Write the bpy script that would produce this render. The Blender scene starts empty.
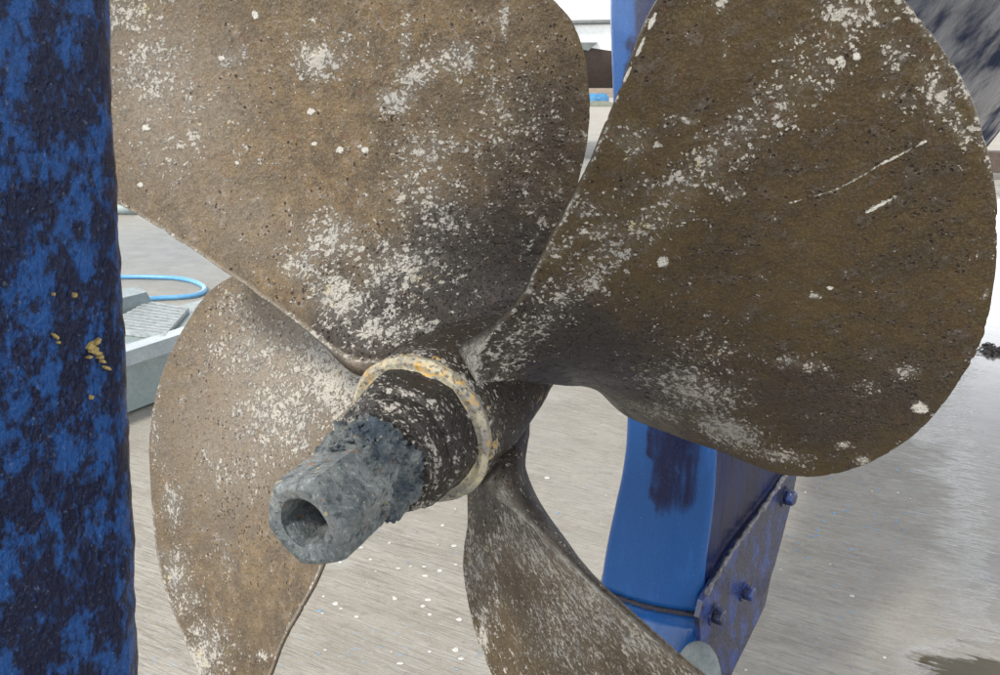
import bpy, bmesh, math, random
import numpy as np
from mathutils import Vector, Matrix
random.seed(7); RNG=np.random.default_rng(7)
sc=bpy.context.scene; C=sc.collection
# ------------------------------------------------------------------ camera, world, sun, exposure
PITCH=math.radians(16.7); CAMH=1.3; FPX=926.6
cam=bpy.data.cameras.new('camera'); cam.lens=FPX/1000*36; cam.sensor_width=36; cam.clip_start=.02; cam.clip_end=3000
co=bpy.data.objects.new('camera',cam); C.objects.link(co)
co.location=(0,0,CAMH); co.rotation_euler=(math.pi/2-PITCH,0,0); sc.camera=co
SUN_AZ=math.radians(220); SUN_EL=math.radians(46)     # azimuth measured clockwise from +Y (view direction)
wd=bpy.data.worlds.new('World'); sc.world=wd; wd.use_nodes=True
wn=wd.node_tree; wn.nodes.clear()
def wnode(t,**k):
    n=wn.nodes.new(t)
    for a,b in k.items(): setattr(n,a,b)
    return n
sky=wnode('ShaderNodeTexSky',sky_type='NISHITA',sun_disc=False,sun_elevation=SUN_EL,sun_rotation=SUN_AZ)
sky.dust_density=2.0
tc=wnode('ShaderNodeTexCoord'); mp=wnode('ShaderNodeMapping'); mp.inputs['Scale'].default_value=(1,1,2.2)
cl=wnode('ShaderNodeTexNoise'); cl.inputs['Scale'].default_value=2.3; cl.inputs['Detail'].default_value=6; cl.inputs['Roughness'].default_value=.55
rp=wnode('ShaderNodeValToRGB'); rp.color_ramp.elements[0].position=.30; rp.color_ramp.elements[1].position=.50
mx=wnode('ShaderNodeMix',data_type='RGBA'); mx.inputs[7].default_value=(13,13.4,14,1)
bg=wnode('ShaderNodeBackground'); bg.inputs['Strength'].default_value=.10; wo=wnode('ShaderNodeOutputWorld')
L=wn.links.new
L(tc.outputs['Generated'],mp.inputs[0]); L(mp.outputs[0],cl.inputs['Vector']); L(cl.outputs[0],rp.inputs[0])
sx=wnode('ShaderNodeSeparateXYZ'); L(tc.outputs['Generated'],sx.inputs[0]); hz=wnode('ShaderNodeMapRange'); L(sx.outputs[2],hz.inputs[0]); hz.inputs[1].default_value=.0; hz.inputs[2].default_value=.40; hz.inputs[3].default_value=4.4; hz.inputs[4].default_value=.80
hm=wnode('ShaderNodeVectorMath',operation='SCALE'); hm.inputs[0].default_value=(11.5,11.9,12.6); L(hz.outputs[0],hm.inputs[3]); L(hm.outputs[0],mx.inputs[7])   # hazy bright cloud, brightened towards the horizon to lend the wet ground glare
L(rp.outputs[0],mx.inputs[0]); L(sky.outputs[0],mx.inputs[6]); L(mx.outputs[2],bg.inputs[0]); L(bg.outputs[0],wo.inputs[0])
sl=bpy.data.lights.new('sun','SUN'); sl.energy=3.2; sl.angle=math.radians(7); sl.color=(1,.95,.87)
so=bpy.data.objects.new('sun',sl); C.objects.link(so)
sd=Vector((math.sin(SUN_AZ)*math.cos(SUN_EL),math.cos(SUN_AZ)*math.cos(SUN_EL),math.sin(SUN_EL)))
so.rotation_euler=(-sd).to_track_quat('-Z','Y').to_euler(); so.location=(3,-3,6)
vs=sc.view_settings; vs.view_transform='Standard'; vs.look='None'; vs.exposure=0.2; vs.gamma=1; vs.use_curve_mapping=False
sc.cycles.max_bounces=8
# ------------------------------------------------------------------ helpers
def ray(px,py):                                   # direction seen at a point of a 1000 x 675 picture
    x=(px-500)/FPX; y=(py-337.5)/FPX
    return np.array([x,math.cos(PITCH)-y*math.sin(PITCH),-y*math.cos(PITCH)-math.sin(PITCH)])
def ground_at(px,py,z=0.):
    d=ray(px,py); t=(z-CAMH)/d[2]; return np.array([d[0]*t,d[1]*t,z])
def smooth(a,b,x):
    t=np.clip((x-a)/(b-a),0,1); return t*t*(3-2*t)
def _h(i,j,k,s):
    n=(i.astype(np.int64)*73856093)^(j.astype(np.int64)*19349663)^(k.astype(np.int64)*83492791)^(s*2654435)
    n=(n^(n>>13))*1274126177; n&=0x7fffffff; n=(n^(n>>15))*668265263; n&=0x7fffffff
    return ((n^(n>>14))&0xffffff)/float(0xffffff)
def vnoise(P,scale,seed=0):
    Q=P*scale; I=np.floor(Q).astype(np.int64); f=Q-I; f=f*f*f*(f*(f*6-15)+10); r=0
    for dx in (0,1):
        for dy in (0,1):
            for dz in (0,1):
                w=(f[:,0] if dx else 1-f[:,0])*(f[:,1] if dy else 1-f[:,1])*(f[:,2] if dz else 1-f[:,2])
                r=r+w*_h(I[:,0]+dx,I[:,1]+dy,I[:,2]+dz,seed)
    return r
def fbm(P,scale,o=4,seed=0,g=.5):
    a=1;t=0;s=0
    for i in range(o): t=t+a*vnoise(P+i*7.31,scale*2**i,seed+i); s+=a; a*=g
    return t/s*2-1
def mesh(name,V,F,smooth_=True):
    me=bpy.data.meshes.new(name); V=np.asarray(V,float); n=len(V)
    if isinstance(F,np.ndarray):
        k=F.shape[1]; m=len(F)
        me.vertices.add(n); me.vertices.foreach_set('co',V.ravel())
        me.loops.add(m*k); me.loops.foreach_set('vertex_index',F.ravel().astype(np.int32))
        me.polygons.add(m); me.polygons.foreach_set('loop_start',np.arange(0,m*k,k,dtype=np.int32))
        me.polygons.foreach_set('loop_total',np.full(m,k,np.int32))
        me.update(calc_edges=True)
    else: me.from_pydata([tuple(v) for v in V],[],[tuple(f) for f in F]); me.update()
    me.validate(); me.polygons.foreach_set('use_smooth',np.full(len(me.polygons),smooth_)); return me
def link(name,me,mat,parent=None):
    o=bpy.data.objects.new(name,me); C.objects.link(o); o.parent=parent
    if mat and not me.materials: me.materials.append(mat)
    return o
def tag(o,label=None,cat=None,group=None,kind=None):
    if label: o['label']=label
    if cat: o['category']=cat
    if group: o['group']=group
    if kind: o['kind']=kind
    return o
def thing(name,loc,label,cat,group=None,rot=None):
    o=bpy.data.objects.new(name,None); C.objects.link(o); o.location=loc; o.empty_display_size=.05
    if rot is not None: o.rotation_euler=rot
    return tag(o,label,cat,group)
def bevelled(bm,w=.004,seg=2,ang=.6):
    es=[e for e in bm.edges if len(e.link_faces)==2 and e.calc_face_angle(0)>ang]
    if es: bmesh.ops.bevel(bm,geom=es,offset=w,segments=seg,affect='EDGES',profile=.6)
def bm_obj(name,bm,mat,parent=None,sm=False):
    bmesh.ops.recalc_face_normals(bm,faces=bm.faces[:])
    me=bpy.data.meshes.new(name); bm.to_mesh(me); bm.free()
    me.polygons.foreach_set('use_smooth',np.full(len(me.polygons),sm)); return link(name,me,mat,parent)
def box_bm(c,s,rot=None,bev=.004,jit=0):
    bm=bmesh.new(); bmesh.ops.create_cube(bm,size=1)
    M=Matrix.Translation(c)@(rot if rot else Matrix())@Matrix.Diagonal((*s,1))
    for v in bm.verts: v.co=M@v.co
    if bev: bevelled(bm,bev)
    if jit:
        for v in bm.verts: v.co+=Vector([random.uniform(-jit,jit) for _ in range(3)])
    return bm
def gridfaces(nu,nv,closed_v=True):
    i=np.arange(nu-1)[:,None]; j=np.arange(nv if closed_v else nv-1)[None,:]; j2=(j+1)%nv
    return np.stack([i*nv+j,i*nv+j2,(i+1)*nv+j2,(i+1)*nv+j],-1).reshape(-1,4)
def fattr(me,name,val):
    a=me.attributes.new(name,'FLOAT','POINT'); a.data.foreach_set('value',np.asarray(val,np.float32))
def vattr(me,name,val):
    a=me.attributes.new(name,'FLOAT_VECTOR','POINT'); a.data.foreach_set('vector',np.asarray(val,np.float32).ravel())
# ------------------------------------------------------------------ node material helper
class NT:
    def __init__(s,name):
        s.m=bpy.data.materials.new(name); s.m.use_nodes=True; s.t=s.m.node_tree; s.t.nodes.clear()
        s.out=s.n('ShaderNodeOutputMaterial'); s.b=s.n('ShaderNodeBsdfPrincipled'); s.l(s.b.outputs[0],s.out.inputs[0])
    def n(s,t,**k):
        x=s.t.nodes.new(t)
        for a,b in k.items(): setattr(x,a,b)
        return x
    def l(s,a,b): s.t.links.new(a,b)
    def set(s,i,v):
        if hasattr(v,'is_output'): s.l(v,i)
        else: i.default_value=v
    def attr(s,name,vec=False):
        x=s.n('ShaderNodeAttribute',attribute_name=name); return x.outputs['Vector' if vec else 'Fac']
    def obj(s): return s.n('ShaderNodeTexCoord').outputs['Object']
    def gen(s): return s.n('ShaderNodeNewGeometry').outputs['Position']
    def map(s,v,scale=(1,1,1),rot=(0,0,0),loc=(0,0,0)):
        x=s.n('ShaderNodeMapping'); s.l(v,x.inputs[0]); x.inputs['Scale'].default_value=scale; x.inputs['Rotation'].default_value=rot; x.inputs['Location'].default_value=loc; return x.outputs[0]
    def noise(s,v,scale,detail=4,rough=.55,dist=0,col=False):
        x=s.n('ShaderNodeTexNoise'); s.l(v,x.inputs['Vector']); x.inputs['Scale'].default_value=scale; x.inputs['Detail'].default_value=detail; x.inputs['Roughness'].default_value=rough; x.inputs['Distortion'].default_value=dist
        return x.outputs[1 if col else 0]
    def voro(s,v,scale,feature='F1',rand=1,out=0):
        x=s.n('ShaderNodeTexVoronoi',feature=feature); s.l(v,x.inputs['Vector']); x.inputs['Scale'].default_value=scale; x.inputs['Randomness'].default_value=rand; return x.outputs[out]
    def math(s,op,a,b=0,c=0,clamp=False):
        x=s.n('ShaderNodeMath',operation=op,use_clamp=clamp); s.set(x.inputs[0],a); s.set(x.inputs[1],b); s.set(x.inputs[2],c); return x.outputs[0]
    def ss(s,v,a,b,lo=0,hi=1):
        x=s.n('ShaderNodeMapRange',interpolation_type='SMOOTHSTEP'); s.set(x.inputs[0],v); s.set(x.inputs[1],a); s.set(x.inputs[2],b); x.inputs[3].default_value=lo; x.inputs[4].default_value=hi; return x.outputs[0]
    def mix(s,f,a,b,mode='MIX'):
        x=s.n('ShaderNodeMix',data_type='RGBA',blend_type=mode); s.set(x.inputs[0],f)
        for i,v in ((6,a),(7,b)):
            if isinstance(v,tuple) and len(v)==3: v=(*v,1)
            s.set(x.inputs[i],v)
        return x.outputs[2]
    def vadd(s,a,b,op='ADD'):
        x=s.n('ShaderNodeVectorMath',operation=op); s.set(x.inputs[0],a); s.set(x.inputs[1],b); return x.outputs[0]
    def vscale(s,a,k):
        x=s.n('ShaderNodeVectorMath',operation='SCALE'); s.l(a,x.inputs[0]); s.set(x.inputs[3],k); return x.outputs[0]
    def bump(s,h,dist=.001,strength=1,prev=None):
        x=s.n('ShaderNodeBump'); s.l(h,x.inputs['Height']); x.inputs['Distance'].default_value=dist; x.inputs['Strength'].default_value=strength
        if prev: s.l(prev,x.inputs['Normal'])
        return x.outputs[0]
    def done(s,col=None,rough=None,metal=None,normal=None,coat=None,spec=None,ior=None):
        i=s.b.inputs
        if isinstance(col,tuple) and len(col)==3: col=(*col,1)
        for k,v in (('Base Color',col),('Roughness',rough),('Metallic',metal),('Normal',normal),('Coat Weight',coat),('Specular IOR Level',spec),('IOR',ior)):
            if v is not None: s.set(i[k],v)
        return s.m
def plain(name,c1,c2,scale=20,rough=.6,bump=.001,bs=None,metal=0,coat=0):
    m=NT(name); v=m.obj(); n=m.noise(v,scale,6,.65); n2=m.noise(v,bs or scale*8,5,.6)
    col=m.mix(m.ss(n,.3,.7),c1,c2); col=m.mix(m.ss(n2,.35,.75,0,.35),col,tuple(x*.45 for x in c1))
    return m.done(col,m.ss(n2,.3,.7,rough*.8,min(1,rough*1.2)),metal,m.bump(n2,bump),coat)
# ------------------------------------------------------------------ weathered bronze of the propeller
PITS=230
def bronze(name,streak=False,ring=False,black=False,paint=False):
    m=NT(name); p=m.obj(); q=m.attr('buv',True)          # q: flat coordinates on the blade (metres)
    cr=m.attr('crust'); dk=m.attr('dark'); pl=m.attr('pale'); oc=m.attr('ochre'); ax=m.attr('marks'); tn=m.attr('tint')
    inv=lambda a,k=1: m.math('SUBTRACT',1,m.math('MULTIPLY',a,k))
    mul=lambda a,c: m.math('MULTIPLY',a,c)
    n1=m.noise(p,9,5,.6); n2=m.noise(p,38,6,.62); n3=m.noise(p,210,5,.72); n4=m.noise(p,640,3,.7); n5=m.noise(m.map(p,loc=(3,1,7)),70,5,.7)
    gr=m.noise(m.map(q,scale=(.5,3.2,1)),55,6,.7)        # faint chordwise smears and brush-off streaks
    base=m.mix(m.ss(n2,.32,.68),(.128,.088,.042),(.066,.045,.025))
    base=m.mix(m.ss(m.math('ADD',n5,mul(oc,.22)),.50,.72,0,.75),base,(.185,.115,.046))
    base=m.mix(m.ss(m.math('ADD',mul(n2,.5),mul(pl,.62)),.3,.85),base,(.200,.163,.122))
    base=m.mix(mul(tn,m.ss(n2,.2,.6,.75,1)),base,m.mix(m.ss(m.math('ADD',mul(n5,.6),mul(n1,.4)),.40,.60),(.066,.044,.014),(.032,.021,.011)))
    base=m.mix(m.ss(m.math('ADD',mul(n1,.6),mul(dk,.6)),.40,.92,0,.95),base,(.030,.025,.022))
    base=m.mix(m.ss(gr,.50,.68,0,.45),base,m.mix(tn,(.10,.078,.055),(.034,.026,.018)))
    film=m.ss(m.math('ADD',m.math('ADD',mul(n5,.7),mul(gr,.35)),mul(n3,.35)),.70,.95,0,.65); base=m.mix(mul(film,mul(inv(tn,.62),inv(dk,.35))),base,(.25,.235,.225))
    rs=m.noise(m.map(p,loc=(9,4,2)),85,4,.65); base=m.mix(mul(m.ss(rs,.59,.69,0,.5),inv(tn,.5)),base,(.115,.048,.024))
    base=m.mix(mul(m.ss(n4,.45,.66,.0,.34),inv(m.math('MAXIMUM',dk,mul(tn,.75)),.8)),base,(.30,.26,.20)); base=m.mix(mul(m.ss(n3,.52,.66,0,.6),inv(tn,.6)),base,(.042,.031,.022))
    wv=m.vadd(p,m.vscale(m.noise(p,160,3,.6,col=True),.005))
    pv=m.voro(wv,300); pc=m.voro(wv,300,out=1); pr=m.n('ShaderNodeSeparateColor'); m.l(pc,pr.inputs[0])
    pitmask=mul(m.ss(pv,.44,.20),m.ss(m.math('ADD',m.math('ADD',pr.outputs[0],mul(dk,.62)),m.math('ADD',mul(m.math('SUBTRACT',n5,.5),2.4),mul(m.math('SUBTRACT',n1,.5),1.6))),.98,1.12))
    base=m.mix(mul(pitmask,.85),base,(.030,.018,.016))
    src=m.vadd(q,m.vscale(m.noise(p,60,3,.6,col=True),.012))
    if streak: src=m.map(src,scale=(.58,1.25,1))
    if ring: src=m.map(src,scale=(1.3,.60,.60))
    def flakes(sc_,lo,seed,size=.38,k=1.0):
        vv=m.map(m.vadd(src,m.vscale(m.noise(p,sc_*1.6,3,.75,col=True),1.3/sc_)),loc=(seed,seed*2,0))
        d=m.voro(vv,sc_); c=m.voro(vv,sc_,out=1); s=m.n('ShaderNodeSeparateColor'); m.l(c,s.inputs[0])
        rad=mul(m.ss(m.math('SUBTRACT',m.math('ADD',mul(cr,1.05*k),m.math('ADD',mul(m.math('SUBTRACT',n5,.5),1.3),mul(m.math('SUBTRACT',n3,.5),.5))),s.outputs[0]),lo,lo+.9),size+.35)
        return m.ss(m.math('SUBTRACT',rad,d),.0,.12)
    f1=flakes(210,-.13,1.7); f2=flakes(460,-.22,5.1); f3=flakes(105,.05,8.3,.25)
    brk=m.noise(src,240,6,.78); fb=m.noise(p,900,2,.7)
    sol=m.math('ADD',m.math('ADD',mul(brk,1.5),mul(m.math('SUBTRACT',n5,.5),.8)),mul(cr,.50))
    solid=m.ss(sol,1.13,1.24)
    mk=m.ss(m.math('ADD',ax,mul(m.math('ADD',brk,m.noise(p,520,3,.7)),.75)),1.34,1.52)
    fl=m.math('MAXIMUM',m.math('MAXIMUM',f1,f2),m.math('MAXIMUM',mul(f3,m.ss(brk,.42,.52)),m.math('MAXIMUM',solid,mk)))
    fl=mul(fl,m.ss(fb,.26,.44,.45,1))
    smear=mul(m.ss(m.math('ADD',mul(brk,.8),mul(cr,.55)),.55,1.0,0,.50),inv(dk,.35))
    base=m.mix(smear,base,(.27,.25,.22))
    fcol=m.mix(m.ss(m.noise(p,26,3,.6),.4,.7),(.47,.44,.38),(.38,.365,.335))
    fcol=m.mix(m.ss(m.noise(m.map(p,loc=(2,8,1)),31,3,.6),.60,.74,0,.8),fcol,(.46,.39,.20))
    fcol=m.mix(m.ss(n4,.45,.75,0,.5),fcol,(.15,.13,.11)); fcol=m.mix(mk,fcol,(.54,.52,.46))
    if black: base=m.mix(black,base,(.020,.0175,.016)); fcol=m.mix(.35,fcol,(.16,.15,.14))
    col=m.mix(mul(fl,.92),base,fcol)
    if paint:
        yl=m.attr('yellow'); y1=m.ss(m.math('ADD',m.noise(p,90,5,.7,.4),mul(yl,.5)),.78,.86)
        col=m.mix(y1,col,m.mix(m.ss(n3,.4,.62),(.40,.35,.24),(.40,.24,.06)))
    h=mul(m.math('ADD',mul(n3,.8),mul(n4,.30)),inv(tn,.5)); h=m.math('SUBTRACT',h,mul(pitmask,1.2)); h=m.math('ADD',h,mul(fl,.65)); h=m.math('ADD',h,m.math('ADD',mul(n5,.7),mul(gr,.35)))
    nr=m.bump(h,.0017,1.0)
    ro=m.mix(fl,m.mix(m.ss(n2,.3,.7),(.34,)*3,(.52,)*3),(.85,)*3)
    return m.done(col,ro,mul(inv(fl),.25),nr,spec=.38)
M_NUT=bronze('blackened_nut_bronze',black=.80,ring=True); M_BR=bronze('weathered_bronze'); M_BRS=bronze('weathered_bronze_streaked',streak=True); M_HUB=bronze('hub_bronze',paint=True,ring=True,black=.55)
# ------------------------------------------------------------------ ground
BD=(.87,-.49)
def concrete():
    m=NT('brushed_concrete'); P=m.gen(); wet=m.attr('wet'); st=m.attr('stain'); bl=m.attr('damp')
    a=math.atan2(BD[1],BD[0]); g=m.map(P,rot=(0,0,-a))
    gn=m.noise(m.map(g,scale=(10,92,1)),1,5,.74,.05); gf=m.noise(m.map(g,scale=(14,330,1)),1,3,.6); big=m.noise(P,1.1,5,.6); mid=m.noise(P,7,6,.65); fine=m.noise(P,170,4,.7)
    blot=m.noise(m.map(g,scale=(1,3.0,1)),3.1,6,.7)
    col=m.mix(m.ss(blot,.35,.66),(.385,.354,.300),(.295,.266,.218))
    col=m.mix(m.ss(big,.42,.66,0,.5),col,(.40,.38,.34))
    rib=m.ss(m.noise(P,1.7,4,.6),.40,.58,.35,1); col=m.mix(m.math('MULTIPLY',m.ss(gn,.52,.62,0,.50),rib),col,(.155,.133,.100)); col=m.mix(m.math('MULTIPLY',m.ss(gn,.48,.38,0,.50),rib),col,(.48,.455,.41))
    col=m.mix(m.ss(m.noise(P,34,6,.75),.52,.66,0,.45),col,(.21,.19,.16)); col=m.mix(m.ss(m.noise(m.map(P,loc=(3,5,0)),55,5,.75),.54,.66,0,.4),col,(.47,.45,.40)); col=m.mix(m.ss(gf,.5,.75,0,.35),col,(.19,.17,.145)); col=m.mix(m.ss(fine,.55,.75,0,.4),col,(.5,.48,.45))
    col=m.mix(m.ss(m.noise(m.map(g,scale=(1,2.2,1)),11,5,.7),.60,.75,0,.45),col,(.30,.25,.17))
    col=m.mix(m.ss(m.math('ADD',m.math('MULTIPLY',mid,.6),st),.72,.95,0,.75),col,(.46,.45,.40))
    bluep=m.math('MULTIPLY',m.ss(m.noise(m.map(g,scale=(1,1.8,1)),38,4,.6),.60,.66),m.ss(m.noise(P,2.1,2,.5),.46,.6)); col=m.mix(m.math('MULTIPLY',bluep,.45),col,(.25,.40,.55))
    col=m.mix(m.math('MULTIPLY',bl,.7),col,m.mix(m.ss(mid,.4,.6),(.225,.25,.262),(.17,.195,.205)))
    w=m.math('ADD',wet,m.math('ADD',m.math('MULTIPLY',m.math('SUBTRACT',gn,.5),1.7),m.math('ADD',m.math('MULTIPLY',m.math('SUBTRACT',mid,.5),.6),m.math('MULTIPLY',m.math('SUBTRACT',fine,.5),.25))))
    W=m.ss(w,.50,.58); D=m.ss(w,.10,.55); puddle_reflection=m.attr('mud')
    col=m.mix(m.math('MULTIPLY',W,.05),col,(.2,.185,.15)); col=m.mix(m.ss(m.math('ADD',puddle_reflection,m.math('ADD',m.math('MULTIPLY',m.math('SUBTRACT',mid,.5),1.2),m.math('MULTIPLY',m.math('SUBTRACT',gn,.5),1.5))),.42,.58,0,.92),col,(.075,.060,.028)); col=m.mix(m.math('MULTIPLY',m.math('SUBTRACT',D,W),.25),col,(.2,.19,.17))
    h=m.math('ADD',m.math('MULTIPLY',gn,1.0),m.math('ADD',m.math('MULTIPLY',gf,.30),m.math('MULTIPLY',fine,.22)))
    h=m.math('MULTIPLY',h,m.math('SUBTRACT',1,m.math('MULTIPLY',W,.97)))
    nr=m.bump(h,.0060,1.0)
    ro=m.math('SUBTRACT',m.math('SUBTRACT',.78,m.math('MULTIPLY',D,.52)),m.math('MULTIPLY',W,.24))
    return m.done(col,ro,0,nr,spec=m.ss(D,0,1,.35,.8))
def axis(lo,hi,step,far):
    a=list(np.arange(lo,hi+1e-6,step)); s=step; x=hi
    while x<far: s*=1.35; x+=s; a.append(x)
    s=step; x=lo
    while x>-far: s*=1.35; x-=s; a.insert(0,x)
    return np.array(a)
gx=axis(-3,4.2,.03,900); gy=axis(.6,9,.03,900)
GX,GY=np.meshgrid(gx,gy,indexing='ij'); GP=np.stack([GX.ravel(),GY.ravel(),np.zeros(GX.size)],1)
gm=mesh('concrete_yard',GP,gridfaces(len(gx),len(gy),False))
def gblob(lst):
    t=np.zeros(len(GP))
    for px,py,rx,ry,s in lst:
        c=ground_at(px,py); ax_=(ground_at(px+4,py)-c)/4*rx; ay=(ground_at(px,py+4)-c)/4*ry
        J=np.linalg.inv(np.array([[ax_[0],ay[0]],[ax_[1],ay[1]]])); d=GP[:,:2]-c[:2]; e=d@J.T; t=np.maximum(t,s*np.exp(-(e**2).sum(1)))
    return t
fattr(gm,'wet',gblob([(1012,480,42,90,1.0),(1010,600,36,60,.8),(1005,330,48,160,1.0),(1010,250,60,110,1.0),(1000,400,60,70,.95),(930,420,50,30,.62),(960,470,40,18,.5),(1010,560,38,60,.85),(985,665,60,32,1.1),(935,655,40,16,.72),(1000,610,20,30,.9),(985,520,22,10,.55),(1060,500,70,200,1.0)]))
fattr(gm,'mud',gblob([(955,672,34,14,1.),(985,672,26,14,1.),(952,640,16,6,.62),(930,660,14,8,.6)]))  # brown reflection in the puddle, painted into the ground colour
fattr(gm,'stain',gblob([(338,562,38,14,.62),(135,253,22,5,.6),(300,575,20,12,.3),(155,432,26,5,.55),(140,465,15,3,.4),(860,500,40,10,.25),(135,420,30,4,.4)]))
fattr(gm,'damp',gblob([(170,250,130,45,1.0),(120,300,60,20,.6),(600,190,80,80,.7)]))
tag(link('concrete_yard',gm,concrete()),kind='structure')
# paint chips and crumbs lying on the concrete
def chips(name,pts,mat,label=None,r0=.003,r1=.008):
    V=[];F=[]
    for (x,y) in pts:
        n=random.randint(5,7); r=random.uniform(r0,r1); a0=random.random()*6; b=len(V); el=random.uniform(.45,1)
        for z,kk in ((.0008,1),(.0026,.8)):
            for i in range(n):
                a=a0+i/n*math.tau; rr=r*kk*(.7+.6*_r(i,b)); V.append((x+rr*math.cos(a),y+rr*el*math.sin(a),z+.0))
        F.append([b+n+i for i in range(n)])
        for i in range(n): F.append([b+i,b+(i+1)%n,b+n+(i+1)%n,b+n+i])
    o=link(name,mesh(name,V,F,False),mat); return tag(o,label,kind='stuff')
def _r(i,b): return ((i*7919+b*104729)%997)/997
def px_pts(n,x0,x1,y0,y1):
    o=[]
    for _ in range(n):
        g=ground_at(random.uniform(x0,x1),random.uniform(y0,y1)); o.append((g[0],g[1]))
    return o
M_CHIP=plain('white_paint_chip',(.72,.72,.68),(.55,.54,.5),300,.7)
M_CHIPB=plain('blue_paint_chip',(.12,.30,.55),(.25,.45,.65),300,.6)
chips('white_paint_chips',px_pts(45,280,1000,420,672)+px_pts(25,320,520,500,672),M_CHIP,'small white chips of old paint and shell scattered over the grey concrete',.0018,.0065)
cp=[ground_at(*p)[:2] for p in [(336,604),(428,600),(426,576),(440,571),(456,650),(461,659),(400,664),(424,567),(357,617),(395,599),(460,620),(454,546),(360,548),(547,478),(430,615)]]
chips('white_paint_chips',cp,M_CHIP,'larger white paint chips on the concrete between the left blade and the lower blade',.006,.010)
chips('blue_paint_chips',px_pts(46,780,920,470,560)+px_pts(20,300,700,450,670),M_CHIPB,'small blue paint chips scattered on the concrete right of the skeg',.002,.0055)
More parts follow.
